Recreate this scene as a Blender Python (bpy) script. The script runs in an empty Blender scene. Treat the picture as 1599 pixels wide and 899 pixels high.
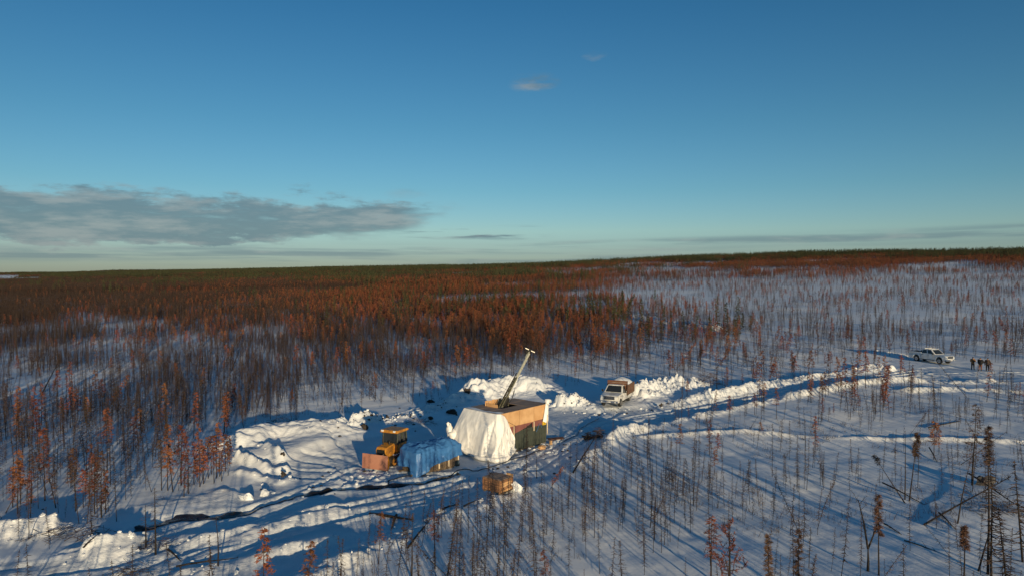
import bpy, bmesh, math, random
import numpy as np
from mathutils import Vector, Matrix

random.seed(7)
RNG = np.random.default_rng(11)
SC = bpy.context.scene
COL = SC.collection
R = math.radians

# ------------------------------------------------------------------ camera
CAM_Z = 15.0
PITCH = R(1.14)                      # looking slightly down
cam_d = bpy.data.cameras.new('camera'); cam = bpy.data.objects.new('camera', cam_d); COL.objects.link(cam)
cam.location = (0, 0, CAM_Z); cam.rotation_euler = (R(90) - PITCH, 0, 0)
cam_d.sensor_width = 36; cam_d.lens = 36 * 1080 / 1599
cam_d.clip_start = 0.1; cam_d.clip_end = 60000
SC.camera = cam

# ------------------------------------------------------------------ light
SUN_EL, SUN_AZ = R(6.7), R(180 - 18.5)      # azimuth clockwise from +Y: behind the camera, a little to the right
SUN_DIR = Vector((math.sin(SUN_AZ) * math.cos(SUN_EL), math.cos(SUN_AZ) * math.cos(SUN_EL), math.sin(SUN_EL)))
sun_d = bpy.data.lights.new('sun', 'SUN'); sun_d.energy = 4.9; sun_d.angle = R(0.55); sun_d.color = (1.0, 0.80, 0.50)
sun = bpy.data.objects.new('sun', sun_d); COL.objects.link(sun)
sun.rotation_euler = SUN_DIR.to_track_quat('Z', 'Y').to_euler(); sun.location = (20, -60, 40)
SC.view_settings.view_transform = 'Standard'; SC.view_settings.look = 'None'
SC.view_settings.exposure = 0.0; SC.view_settings.gamma = 1.0; SC.view_settings.use_curve_mapping = False
SC.cycles.max_bounces = 6; SC.cycles.diffuse_bounces = 3; SC.cycles.transparent_max_bounces = 4

def build_world():
    w = bpy.data.worlds.new('World'); SC.world = w; w.use_nodes = True
    nt = w.node_tree; N = nt.nodes; L = nt.links; N.clear()
    out = N.new('ShaderNodeOutputWorld'); bg = N.new('ShaderNodeBackground'); L.new(bg.outputs[0], out.inputs[0])
    bg.inputs[1].default_value = 0.13
    sky = N.new('ShaderNodeTexSky'); sky.sky_type = 'NISHITA'; sky.sun_disc = False
    sky.sun_elevation = SUN_EL; sky.sun_rotation = SUN_AZ; sky.altitude = 300
    sky.air_density = 1.0; sky.dust_density = 0.3; sky.ozone_density = 2.2
    def math_(op, a, b=None, c=None, clamp=False):
        n = N.new('ShaderNodeMath'); n.operation = op; n.use_clamp = clamp
        for i, v in enumerate((a, b, c)):
            if v is None: continue
            if isinstance(v, (int, float)): n.inputs[i].default_value = v
            else: L.new(v, n.inputs[i])
        return n.outputs[0]
    def sstep(v, a, b):
        n = N.new('ShaderNodeMapRange'); n.interpolation_type = 'SMOOTHSTEP'
        L.new(v, n.inputs[0]); n.inputs[1].default_value = a; n.inputs[2].default_value = b
        n.inputs[3].default_value = 0; n.inputs[4].default_value = 1
        return n.outputs[0]
    def mixc(f, a, b):
        n = N.new('ShaderNodeMix'); n.data_type = 'RGBA'
        if isinstance(f, (int, float)): n.inputs[0].default_value = f
        else: L.new(f, n.inputs[0])
        for s, v in ((n.inputs[6], a), (n.inputs[7], b)):
            if isinstance(v, tuple): s.default_value = v
            else: L.new(v, s)
        return n.outputs[2]
    tc = N.new('ShaderNodeTexCoord')
    sep = N.new('ShaderNodeSeparateXYZ'); L.new(tc.outputs['Generated'], sep.inputs[0])
    az = math_('ARCTAN2', sep.outputs[0], sep.outputs[1]); el = math_('ARCSINE', sep.outputs[2])
    def noise(sx, sy, scale, detail, off=0.0, rough=0.55):
        c = N.new('ShaderNodeCombineXYZ')
        L.new(math_('MULTIPLY', az, sx), c.inputs[0]); L.new(math_('MULTIPLY', el, sy), c.inputs[1]); c.inputs[2].default_value = off
        n = N.new('ShaderNodeTexNoise'); L.new(c.outputs[0], n.inputs['Vector'])
        n.inputs['Scale'].default_value = scale; n.inputs['Detail'].default_value = detail; n.inputs['Roughness'].default_value = rough
        return n.outputs[0]
    # overall tint with height: the clear arctic air of the picture is greener and deeper than the model's
    ramp = N.new('ShaderNodeValToRGB'); L.new(math_('MULTIPLY', el, 1 / 0.5, clamp=True), ramp.inputs[0])
    cr = ramp.color_ramp
    SKY_RAMP = [(0.0, (.46, .64, 1.12, 1)), (.06, (.53, .70, 1.10, 1)), (.122, (.66, .84, 1.06, 1)), (.236, (.50, .78, .95, 1)), (.416, (.385, .715, .87, 1)), (.754, (.235, .61, .82, 1)), (1.0, (.20, .55, .78, 1))]
    for i, (p, c) in enumerate(SKY_RAMP):
        if i == 0: cr.elements[0].position = p; cr.elements[0].color = c
        elif i == len(SKY_RAMP) - 1: cr.elements[-1].position = p; cr.elements[-1].color = c
        else: e = cr.elements.new(p); e.color = c
    mul = N.new('ShaderNodeMix'); mul.data_type = 'RGBA'; mul.blend_type = 'MULTIPLY'; mul.inputs[0].default_value = 1
    L.new(sky.outputs[0], mul.inputs[6]); L.new(ramp.outputs[0], mul.inputs[7])
    col = mul.outputs[2]
    # long cloud bank low in the left half, thin streaks along the horizon, small wisps higher up
    n1 = noise(4.2, 17, 1.7, 9, 1.3, 0.66); n2 = noise(6, 34, 1.6, 8, 4.1, 0.62)
    n3 = noise(2.2, 10, 1.5, 4, 7.7)
    wob = math_('MULTIPLY_ADD', n1, 0.10, -0.050)
    elw = math_('ADD', math_('ADD', el, wob), math_('MULTIPLY_ADD', noise(16, 30, 1.6, 6, 8.8), 0.036, -0.018))
    right_end = math_('MINIMUM', math_('MULTIPLY_ADD', el, 5.5, -0.46), -0.095)                       # the underside slopes back to the left
    wobaz = math_('MULTIPLY_ADD', n3, 0.5, -0.25)
    azw = math_('SUBTRACT', math_('ADD', az, wobaz), right_end)
    bank = math_('MULTIPLY', math_('MULTIPLY', sstep(elw, 0.026, 0.046), math_('SUBTRACT', 1.0, sstep(elw, 0.090, 0.120))),
                 math_('SUBTRACT', 1.0, sstep(azw, -0.06, 0.10)))
    bank = math_('MULTIPLY', bank, sstep(az, -1.7, -1.1))
    dens = math_('MULTIPLY', bank, sstep(math_('ADD', n2, math_('MULTIPLY', bank, 0.44)), 0.54, 0.88))
    elt = math_('SUBTRACT', el, math_('MULTIPLY', math_('ADD', az, 0.15), 0.020))
    streak = math_('MULTIPLY', math_('MULTIPLY', sstep(elt, 0.020, 0.030), math_('SUBTRACT', 1.0, sstep(elt, 0.038, 0.046))),
                   sstep(noise(2.5, 60, 1.5, 5, 9.2), 0.40, 0.62))
    streak = math_('MULTIPLY', streak, 0.6)
    streak2 = math_('MULTIPLY', math_('MULTIPLY', sstep(el, 0.046, 0.056), math_('SUBTRACT', 1.0, sstep(el, 0.062, 0.072))),
                    math_('MULTIPLY', sstep(noise(5, 70, 1.3, 5, 2.6), 0.52, 0.66), sstep(math_('ABSOLUTE', math_('ADD', az, 0.06)), 0.13, 0.05)))
    low = math_('MULTIPLY', math_('SUBTRACT', 1.0, sstep(el, 0.02, 0.05)), math_('MULTIPLY', sstep(noise(2, 50, 1.4, 5, 5.5), 0.42, 0.6), 0.5))
    def wisp(a0, e0, ra, re, k):
        da = math_('DIVIDE', math_('SUBTRACT', az, a0), ra); de = math_('DIVIDE', math_('SUBTRACT', math_('ADD', el, math_('MULTIPLY', wob, 0.35)), e0), re)
        r2 = math_('ADD', math_('MULTIPLY', da, da), math_('MULTIPLY', de, de))
        return math_('MULTIPLY', math_('SUBTRACT', 1.0, sstep(r2, 0.0, 1.0)), math_('MULTIPLY', sstep(noise(14, 50, 1.5, 5, 3.3), 0.36, 0.7), k))
    w1 = wisp(0.033, 0.268, 0.042, 0.014, 0.7); w2 = wisp(0.118, 0.302, 0.022, 0.007, 0.25); w3 = wisp(-0.14, 0.117, 0.05, 0.012, 0.2)
    hi = math_('MAXIMUM', w1, math_('MAXIMUM', w2, w3))
    lit = sstep(math_('ADD', n2, math_('MULTIPLY', math_('SUBTRACT', n1, 0.5), 0.5)), 0.42, 0.66)
    CL_DARK, CL_LIT = (1.0, 1.55, 1.85, 1), (2.15, 2.45, 2.5, 1)
    ccol = mixc(lit, CL_DARK, CL_LIT)
    d = math_('MAXIMUM', math_('MAXIMUM', math_('MULTIPLY', dens, 0.82), math_('MAXIMUM', streak, streak2)), math_('MAXIMUM', hi, low), clamp=True)
    col = mixc(d, col, ccol)
    L.new(col, bg.inputs[0])
build_world()

# ------------------------------------------------------------------ noise + terrain
def _h(xi, yi, seed):
    h = (xi.astype(np.int64) * 374761393 + yi.astype(np.int64) * 668265263 + seed * 982451653) & 0xffffffff
    h = ((h ^ (h >> 13)) * 1274126177) & 0xffffffff
    h = ((h ^ (h >> 15)) * 2246822519) & 0xffffffff
    return ((h ^ (h >> 16)) & 0xffffff) / float(0xffffff)
def vnoise(x, y, seed=0):
    x = np.asarray(x, float); y = np.asarray(y, float)
    xi = np.floor(x); yi = np.floor(y); fx = x - xi; fy = y - yi
    fx = fx * fx * fx * (fx * (fx * 6 - 15) + 10); fy = fy * fy * fy * (fy * (fy * 6 - 15) + 10)
    a = _h(xi, yi, seed); b = _h(xi + 1, yi, seed); c = _h(xi, yi + 1, seed); d = _h(xi + 1, yi + 1, seed)
    return (a * (1 - fx) + b * fx) * (1 - fy) + (c * (1 - fx) + d * fx) * fy
def fbm(x, y, seed=0, octv=4, gain=0.5):
    s = 0; amp = 1; tot = 0
    for i in range(octv):
        s = s + amp * vnoise(x * 2 ** i + 17.3 * i, y * 2 ** i - 9.1 * i, seed + i * 7); tot += amp; amp *= gain
    return s / tot
def smooth(v, a, b):
    t = np.clip((v - a) / (b - a), 0, 1); return t * t * (3 - 2 * t)

def lake_mask(X, Y):
    return smooth(-X - .715 * Y, -40, 40) * smooth(Y, 1780, 1950) * (1 - smooth(Y, 3600, 3900))
def macro(X, Y):
    X = np.asarray(X, float); Y = np.asarray(Y, float)
    p = 0.025 * X + 0.0225 * Y
    pp = np.maximum(p, 0)
    z = pp * pp / (pp + 3) + np.minimum(p, 0) * 0.15
    z = z / (1 + (np.maximum(z, 0) / 42) ** 4) ** 0.25
    z = z + 12.5 * smooth(0.7 * X + 0.65 * Y, 430, 1150) * smooth(X, -250, 600)
    far = smooth(np.hypot(X, Y), 150, 1200)
    z = z + far * (fbm(X / 420, Y / 420, 5, 3) - 0.5) * 9
    u = -X / np.maximum(np.abs(Y), 1)
    z = z + smooth(np.hypot(X, Y), 2500, 5600) * smooth(u, 0.1, 0.5) * ((fbm(X / 1500, Y / 1500, 15, 3) - 0.42) * 45 - 14)
    lake = lake_mask(X, Y)                      # a frozen lake far off at the left edge
    return z * (1 - lake) - 4.0 * lake
CP, SP = math.cos(PITCH), math.sin(PITCH)
def project(X, Y, Z):
    dz = np.asarray(Z) - CAM_Z
    dep = Y * CP - dz * SP; up = dz * CP + Y * SP
    dep = np.maximum(dep, 0.5)
    return 799.5 + 1080 * X / dep, 449.5 - 1080 * up / dep
def at(px, py, lift=0.0):
    """point of the ground seen at this place of the photograph (1599 x 899)"""
    dx = (px - 799.5) / 1080; u = (449.5 - py) / 1080
    d = np.array([dx, CP + u * SP, u * CP - SP])
    t = 12.0
    for i in range(4000):
        q = d * t
        g = q[2] + CAM_Z - float(macro(q[0], q[1])) - lift
        if g < 0.005: break
        t += max(0.01, g * 0.5 if d[2] >= 0 else min(g * 0.5, g / -d[2] * 0.9))
        if t > 9000: break
    return float(d[0] * t), float(d[1] * t)

def poly_dist(X, Y, pts):
    """distance to a polyline and the parameter along it (0..1)"""
    best = np.full(X.shape, 1e9); par = np.zeros(X.shape)
    n = len(pts) - 1
    for i in range(n):
        (ax, ay), (bx, by) = pts[i], pts[i + 1]
        dx, dy = bx - ax, by - ay; l2 = dx * dx + dy * dy + 1e-9
        t = np.clip(((X - ax) * dx + (Y - ay) * dy) / l2, 0, 1)
        d = np.hypot(X - ax - t * dx, Y - ay - t * dy)
        m = d < best; best = np.where(m, d, best); par = np.where(m, (i + t) / n, par)
    return best, par
def in_poly(X, Y, pts):
    ins = np.zeros(X.shape, bool); n = len(pts)
    for i in range(n):
        (ax, ay), (bx, by) = pts[i], pts[(i + 1) % n]
        c = ((ay > Y) != (by > Y)) & (X < (bx - ax) * (Y - ay) / (by - ay + 1e-12) + ax)
        ins ^= c
    return ins
W = lambda L: [at(*p) for p in L]

PAD = W([(-150, 985), (-60, 880), (110, 868), (205, 822), (370, 775), (425, 724), (560, 684), (640, 668), (740, 640), (850, 634), (930, 640),
         (1000, 633), (1100, 624), (1200, 607), (1330, 584), (1420, 573), (1470, 572), (1599, 574), (1900, 585), (1900, 604), (1599, 590), (1400, 590), (1330, 598), (1200, 622),
         (1090, 647), (965, 680), (880, 735), (780, 778), (690, 806), (575, 858), (480, 905), (430, 960)])
# (line in the photograph, height, half width, roughness)
BANKS = [
    ('near', [(380, 968), (470, 912), (570, 856), (690, 806), (780, 776), (832, 757)], .55, 1.0, .9),
    ('near_right', [(884, 733), (960, 682), (1050, 659), (1110, 646), (1200, 627), (1330, 602), (1400, 594), (1500, 594), (1620, 598)], .46, .75, 1.1),
    ('far_right', [(1035, 633), (1090, 624), (1160, 610), (1250, 593), (1335, 577)], .52, .85, 1.4),
    ('push_pile', [(362, 708), (385, 692), (430, 681), (490, 679), (555, 667)], 1.15, 2.2, .45),
    ('push_front', [(380, 722), (450, 702), (520, 690)], .45, 2.6, .2),
    ('furrow', [(362, 704), (400, 706), (425, 715), (450, 722)], .48, .42, .5),
    ('furrow', [(365, 719), (395, 728), (425, 735), (455, 733)], .48, .40, .5),
    ('furrow', [(366, 738), (405, 744), (440, 751), (452, 744)], .52, .42, .5),
    ('clod_bank', [(548, 664), (572, 660), (590, 657)], .55, 1.2, 1.5), ('clod_bank', [(580, 660), (620, 652), (655, 646)], .16, 1.2, 3.0),
    ('clod_bank', [(645, 648), (675, 640), (708, 632), (742, 614)], .55, 1.4, 1.5),
    ('mound', [(742, 622), (775, 613), (805, 609), (850, 612)], 1.5, 2.3, .9),
    ('pile', [(874, 634), (893, 630), (915, 633)], 1.15, 1.25, 1.5),
    ('truck_pile', [(990, 622), (1008, 614), (1040, 606), (1065, 602)], 1.25, 1.6, 1.6),
    ('truck_pile', [(1070, 604), (1100, 600)], .9, 1.5, 1.2),
    ('pickup_pile', [(1338, 577), (1368, 573), (1400, 577)], .85, 1.4, 1.3),
    ('pickup_bank', [(1340, 546), (1380, 550), (1418, 556)], .5, .8, .9),
    ('left_ridge', [(262, 838), (340, 836), (430, 818), (478, 803), (545, 786)], .26, .9, .6),
    ('left_low', [(265, 892), (350, 881), (450, 855), (530, 838)], .27, .9, .9),
    ('left_mass', [(125, 862), (180, 853), (228, 850)], .5, 1.4, 1.0),
    ('left_mass', [(-40, 838), (40, 829), (85, 822)], .55, 1.1, .8),
    ('left_edge', [(215, 800), (262, 786), (330, 780), (372, 765)], .35, 1.2, .4),
    ('trail_edge', [(965, 686), (1150, 674), (1300, 680), (1450, 684), (1640, 692)], .16, .45, .5),
    ('trail_edge', [(1400, 610), (1500, 609), (1640, 614)], .35, .6, .8),
    ('field_bank', [(960, 494), (1010, 499), (1060, 505), (1130, 517)], .8, 2.2, 1.0),
]
BANKS = [(n, W(l), h, w, r) for n, l, h, w, r in BANKS]
DITCH = W([(212, 824), (240, 816), (290, 803), (340, 801), (386, 797), (402, 789), (440, 778), (470, 770), (520, 760), (600, 756), (660, 749), (716, 735)])
DITCH_W = [0.14, .26, .36, .34, .28, .15, .19, .22, .19, .20, .22, .18]
TRACKS = [W([(300, 872), (430, 820), (560, 792), (700, 765), (830, 712), (960, 658), (1100, 632), (1300, 596), (1440, 578)]),
          W([(-60, 900), (180, 868), (420, 790), (560, 735), (600, 738)]),
          W([(955, 640), (930, 655), (890, 690), (830, 725)]), W([(455, 712), (520, 716), (575, 738)]), W([(440, 735), (520, 738), (600, 742), (720, 742), (800, 722)]),
          W([(200, 900), (330, 852), (470, 815), (620, 775), (740, 748)]), W([(500, 690), (540, 712), (560, 745)]), W([(940, 662), (1090, 640), (1290, 603), (1430, 583), (1600, 581)])]

def pad_mask(X, Y, soft=0.7):
    ins = in_poly(X, Y, PAD)
    d, _ = poly_dist(X, Y, PAD + [PAD[0]])
    sd = np.where(ins, d, -d) + (fbm(X / 2.2, Y / 2.2, 31, 2) - .5) * 1.2
    return smooth(sd, -soft, soft)

def terrain(X, Y, want=False):
    X = np.asarray(X, float); Y = np.asarray(Y, float); shp = X.shape
    X = X.ravel(); Y = Y.ravel()
    z = macro(X, Y)
    near = (Y > 14) & (Y < 330) & (np.abs(X) < 200)
    rr = np.hypot(X, Y)
    padm = np.zeros(X.shape); bid = np.full(X.shape, -1); bst = np.zeros(X.shape); ditch = np.full(X.shape, 9.)
    idx = np.nonzero(near)[0]
    if len(idx):
        padm[idx] = pad_mask(X[idx], Y[idx])
    und = (fbm(X / 14, Y / 14, 3, 3) - .5) * .62 + (fbm(X / 3.6, Y / 3.6, 8, 3) - .5) * .17 + (fbm(X / .9, Y / .9, 9, 2) - .5) * .03
    und2 = (fbm(X / 9, Y / 9, 41, 2) - .5) * .16 + (fbm(X / 1.6, Y / 1.6, 42, 3) - .5) * .10
    z = z + (und * (1 - padm) + (und2 - .18) * padm) * (1 - .5 * smooth(rr, 400, 1500))
    for k, (nm, pts, h, w, ro) in enumerate(BANKS):
        a = np.array(pts); m = w * 2.6
        ii = np.nonzero((X > a[:, 0].min() - m) & (X < a[:, 0].max() + m) & (Y > a[:, 1].min() - m) & (Y < a[:, 1].max() + m))[0]
        if not len(ii): continue
        x, y = X[ii], Y[ii]
        wx = (fbm(x / 1.7, y / 1.7, 50 + k, 2) - .5) * w * .8
        d, t = poly_dist(x + wx, y + wx * .6, pts)
        taper = smooth(t, -.001, .10) * (1 - smooth(t, .90, 1.001)) * .75 + .25
        hh = h * taper * (.62 + .76 * fbm(x / (w * 1.6), y / (w * 1.6), 70 + k, 2)) * (1 if h > 1 else .45 + 1.1 * smooth(vnoise(x / 5.5, y / 5.5, 190 + k), .15, .85))
        b = hh * np.exp(-(d / w) ** 2)
        lump = (np.abs(fbm(x / 1.1, y / 1.1, 90 + k, 4) - .5) * 1.5 - .16) * .8 * ro * np.minimum(1, b / (.35 * h + .05)) * min(1., h)
        lump += (smooth(vnoise(x / .55, y / .55, 130 + k), .5, .75) * .12 + smooth(vnoise(x / 1.1, y / 1.1, 160 + k), .45, .62) * .10 - .09) * ro * np.minimum(1, b / (.4 * h)) * min(1., h)
        lump += (np.abs(fbm(x / .38, y / .38, 230 + k, 2) - .5) - .13) * .34 * ro * np.minimum(1, b / (.4 * h)) * min(1., h)
        b = b + lump
        z[ii] += b
        better = b > bst[ii] ; ji = ii[better]; bst[ji] = b[better]; bid[ji] = k
    if len(idx):
        a = np.array(DITCH); ii = idx[(X[idx] < a[:, 0].max() + 3) & (X[idx] > a[:, 0].min() - 3) & (Y[idx] < a[:, 1].max() + 3)]
        x, y = X[ii], Y[ii]
        d, t = poly_dist(x + (vnoise(x / .8, y / .8, 200) - .5) * .5, y + (vnoise(x / .8, y / .8, 201) - .5) * .5, DITCH)
        wv = np.interp(t * (len(DITCH_W) - 1), range(len(DITCH_W)), DITCH_W)
        z[ii] += -.16 * np.exp(-(d / (wv * 1.5 + .1)) ** 2) + .05 * np.exp(-((d - wv * 2.2 - .25) / .35) ** 2)
        for tr in TRACKS:
            a = np.array(tr); jj = idx[(X[idx] < a[:, 0].max() + 3) & (X[idx] > a[:, 0].min() - 3) & (Y[idx] < a[:, 1].max() + 3)]
            d, t = poly_dist(X[jj], Y[jj], tr)
            ripple = .45 + 1.1 * vnoise(X[jj] / .22, Y[jj] / .22, 210)
            z[jj] += padm[jj] * ripple * (-.07 * np.exp(-((d - .85) / .22) ** 4) + .05 * np.exp(-((d - 1.35) / .2) ** 2) + .04 * np.exp(-(d / .3) ** 2))
    if want: return z.reshape(shp), padm.reshape(shp), bid.reshape(shp), bst.reshape(shp)
    return z.reshape(shp)
def H(x, y): return float(terrain(np.array([x]), np.array([y]))[0])

# ------------------------------------------------------------------ materials
MATS = {}
def mat(name, col, rough=.7, metal=0., var=0., scale=3., col2=None, bump=0., bscale=20., objrand=0., spec=.4, alpha=None):
    m = bpy.data.materials.new(name); m.use_nodes = True; MATS[name] = m
    nt = m.node_tree; N = nt.nodes; L = nt.links; b = N['Principled BSDF']
    b.inputs['Roughness'].default_value = rough; b.inputs['Metallic'].default_value = metal; b.inputs['Specular IOR Level'].default_value = spec
    c = (*col, 1); b.inputs['Base Color'].default_value = c; src = None
    tc = N.new('ShaderNodeTexCoord')
    if col2 is not None or var:
        n = N.new('ShaderNodeTexNoise'); L.new(tc.outputs['Object'], n.inputs['Vector']); n.inputs['Scale'].default_value = scale; n.inputs['Detail'].default_value = 6
        r = N.new('ShaderNodeValToRGB'); L.new(n.outputs[0], r.inputs[0]); r.color_ramp.elements[0].position = .35; r.color_ramp.elements[1].position = .65
        if col2 is None:
            r.color_ramp.elements[0].color = (*[v * (1 - var) for v in col], 1); r.color_ramp.elements[1].color = (*[min(1, v * (1 + var)) for v in col], 1)
        else: r.color_ramp.elements[0].color = c; r.color_ramp.elements[1].color = (*col2, 1)
        src = r.outputs[0]
    if objrand:
        oi = N.new('ShaderNodeObjectInfo'); hs = N.new('ShaderNodeHueSaturation'); mr = N.new('ShaderNodeMapRange'); L.new(oi.outputs['Random'], mr.inputs[0])
        mr.inputs[3].default_value = 1 - objrand; mr.inputs[4].default_value = 1 + objrand; L.new(mr.outputs[0], hs.inputs['Value'])
        mh = N.new('ShaderNodeMapRange'); mu = N.new('ShaderNodeMath'); mu.operation = 'FRACT'; m7 = N.new('ShaderNodeMath'); m7.operation = 'MULTIPLY'; m7.inputs[1].default_value = 7.3
        L.new(oi.outputs['Random'], m7.inputs[0]); L.new(m7.outputs[0], mu.inputs[0]); L.new(mu.outputs[0], mh.inputs[0])
        mh.inputs[3].default_value = .5 - objrand * .03; mh.inputs[4].default_value = .5 + objrand * .035; L.new(mh.outputs[0], hs.inputs['Hue'])
        if src: L.new(src, hs.inputs['Color'])
        else: hs.inputs['Color'].default_value = c
        src = hs.outputs[0]
    if src: L.new(src, b.inputs['Base Color'])
    if bump:
        n = N.new('ShaderNodeTexNoise'); L.new(tc.outputs['Object'], n.inputs['Vector']); n.inputs['Scale'].default_value = bscale; n.inputs['Detail'].default_value = 5
        bp = N.new('ShaderNodeBump'); bp.inputs['Strength'].default_value = bump; bp.inputs['Distance'].default_value = .05; L.new(n.outputs[0], bp.inputs['Height']); L.new(bp.outputs[0], b.inputs['Normal'])
    return m
def snow_mat(name, c1, c2, bump, dirt=0.):
    m = bpy.data.materials.new(name); m.use_nodes = True; MATS[name] = m
    nt = m.node_tree; N = nt.nodes; L = nt.links; b = N['Principled BSDF']
    b.inputs['Roughness'].default_value = .75; b.inputs['Specular IOR Level'].default_value = .25
    tc = N.new('ShaderNodeTexCoord'); g = tc.outputs['Object']
    def nz(s, d, r=.55):
        n = N.new('ShaderNodeTexNoise'); L.new(g, n.inputs['Vector']); n.inputs['Scale'].default_value = s; n.inputs['Detail'].default_value = d; n.inputs['Roughness'].default_value = r; return n.outputs[0]
    r = N.new('ShaderNodeValToRGB'); L.new(nz(.35, 6, .65), r.inputs[0]); r.color_ramp.elements[0].position = .35; r.color_ramp.elements[1].position = .62
    r.color_ramp.elements[0].color = (*c1, 1); r.color_ramp.elements[1].color = (*c2, 1)
    src = r.outputs[0]
    if dirt:
        r2 = N.new('ShaderNodeValToRGB'); L.new(nz(.9, 8, .7), r2.inputs[0]); r2.color_ramp.elements[0].position = .60; r2.color_ramp.elements[1].position = .74
        r2.color_ramp.elements[0].color = (0, 0, 0, 1); r2.color_ramp.elements[1].color = (dirt, dirt, dirt, 1)
        mx = N.new('ShaderNodeMix'); mx.data_type = 'RGBA'; L.new(r2.outputs[0], mx.inputs[0]); L.new(src, mx.inputs[6]); mx.inputs[7].default_value = (.16, .12, .09, 1)
        src = mx.outputs[2]
    L.new(src, b.inputs['Base Color'])
    ad = N.new('ShaderNodeMath'); ad.operation = 'MULTIPLY_ADD'; L.new(nz(1.1, 5), ad.inputs[0]); ad.inputs[1].default_value = 2.2; L.new(nz(7, 4), ad.inputs[2])
    bp = N.new('ShaderNodeBump'); bp.inputs['Strength'].default_value = bump; bp.inputs['Distance'].default_value = .06; L.new(ad.outputs[0], bp.inputs['Height']); L.new(bp.outputs[0], b.inputs['Normal'])
    return m
snow_mat('snow', (.82, .84, .86), (.88, .89, .89), .16)
snow_mat('packed_snow', (.66, .69, .72), (.80, .82, .83), .5, .42)
snow_mat('piled_snow', (.70, .72, .74), (.82, .82, .82), .5, .38)
mat('far_forest', (.055, .040, .028), .95, col2=(.035, .036, .026), scale=.004)
mat('bark', (.020, .014, .0115), .9, var=.5, scale=6, objrand=.35)
mat('char', (.016, .013, .012), .9, var=.4, scale=6)
mat('twig', (.046, .027, .019), .9, objrand=.4)
mat('needle_red', (.165, .052, .021), .8, var=.5, scale=2.5, objrand=.45)
mat('needle_brown', (.080, .040, .023), .8, var=.4, scale=2.5, objrand=.3)
mat('needle_green', (.040, .046, .017), .8, var=.4, scale=2, objrand=.35)
mat('plywood', (.50, .27, .115), .75, col2=(.58, .34, .16), scale=1.2, bump=.1, bscale=15)
mat('plywood_pale', (.48, .27, .12), .75, col2=(.62, .38, .19), scale=1.4, bump=.1)
mat('plywood_old', (.27, .185, .135), .8, col2=(.36, .25, .175), scale=1.3, bump=.15)
mat('plywood_red', (.17, .062, .055), .75, col2=(.22, .085, .07), scale=1.5)
mat('plywood_blade', (.36, .15, .10), .75, col2=(.42, .19, .12), scale=1.3)
mat('green_board', (.035, .045, .036), .8, col2=(.055, .062, .048), scale=2.5, bump=.2)
mat('grey_board', (.16, .115, .075), .85, col2=(.085, .062, .045), scale=3, bump=.2)
mat('crate_board', (.34, .17, .08), .8, col2=(.18, .09, .05), scale=3, bump=.2)
mat('stud', (.62, .50, .34), .75, var=.1)
mat('white_tarp', (.86, .84, .81), .5, col2=(.76, .74, .71), scale=1.5, bump=.3, bscale=3.5)
mat('blue_tarp', (.030, .120, .32), .42, col2=(.055, .18, .41), scale=1.3, bump=.5, bscale=4)
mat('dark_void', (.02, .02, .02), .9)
mat('mast_steel', (.13, .125, .085), .5, .3, var=.25, scale=4)
mat('mast_pale', (.52, .50, .40), .45, .3, var=.15, scale=4)
mat('steel', (.32, .31, .29), .4, .7, var=.2)
mat('dark_steel', (.035, .033, .03), .55, .4, var=.3)
mat('dozer_yellow', (.58, .25, .025), .5, col2=(.30, .13, .03), scale=4.5)
mat('track_steel', (.07, .055, .042), .6, .4, var=.4, scale=6)
mat('glass', (.02, .025, .03), .08, 0., spec=.8)
mat('white_paint', (.74, .74, .73), .35, col2=(.46, .43, .38), scale=2.2)
mat('pickup_paint', (.70, .72, .74), .28, col2=(.52, .52, .52), scale=1.8)
mat('rubber', (.022, .022, .022), .85)
mat('chrome', (.62, .62, .62), .18, .9)
mat('lamp', (.85, .85, .80), .12, .2, spec=.8)
mat('tail_red', (.35, .02, .015), .3)
mat('rust', (.15, .065, .035), .8, col2=(.12, .055, .03), scale=3)
mat('sign_yellow', (.80, .50, .02), .5)
mat('black', (.015, .015, .015), .6)
mat('wet_ground', (.012, .011, .010), .22, col2=(.024, .019, .014), scale=2.5, bump=.6, bscale=6, spec=.5)
mat('clod', (.028, .022, .018), .9, col2=(.06, .046, .036), scale=2, bump=.4)
mat('stone', (.075, .07, .066), .85, col2=(.12, .11, .105), scale=2, bump=.4)
mat('skin', (.50, .28, .20), .6)
mat('jacket_black', (.018, .018, .02), .8, var=.3)
mat('jacket_brown', (.075, .05, .038), .85, var=.3)
mat('jacket_vest', (.28, .13, .05), .8, var=.2)
mat('pants_dark', (.03, .028, .03), .85, var=.2)
mat('pants_brown', (.16, .06, .035), .85, var=.2)
mat('hose', (.03, .03, .032), .6)

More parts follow.
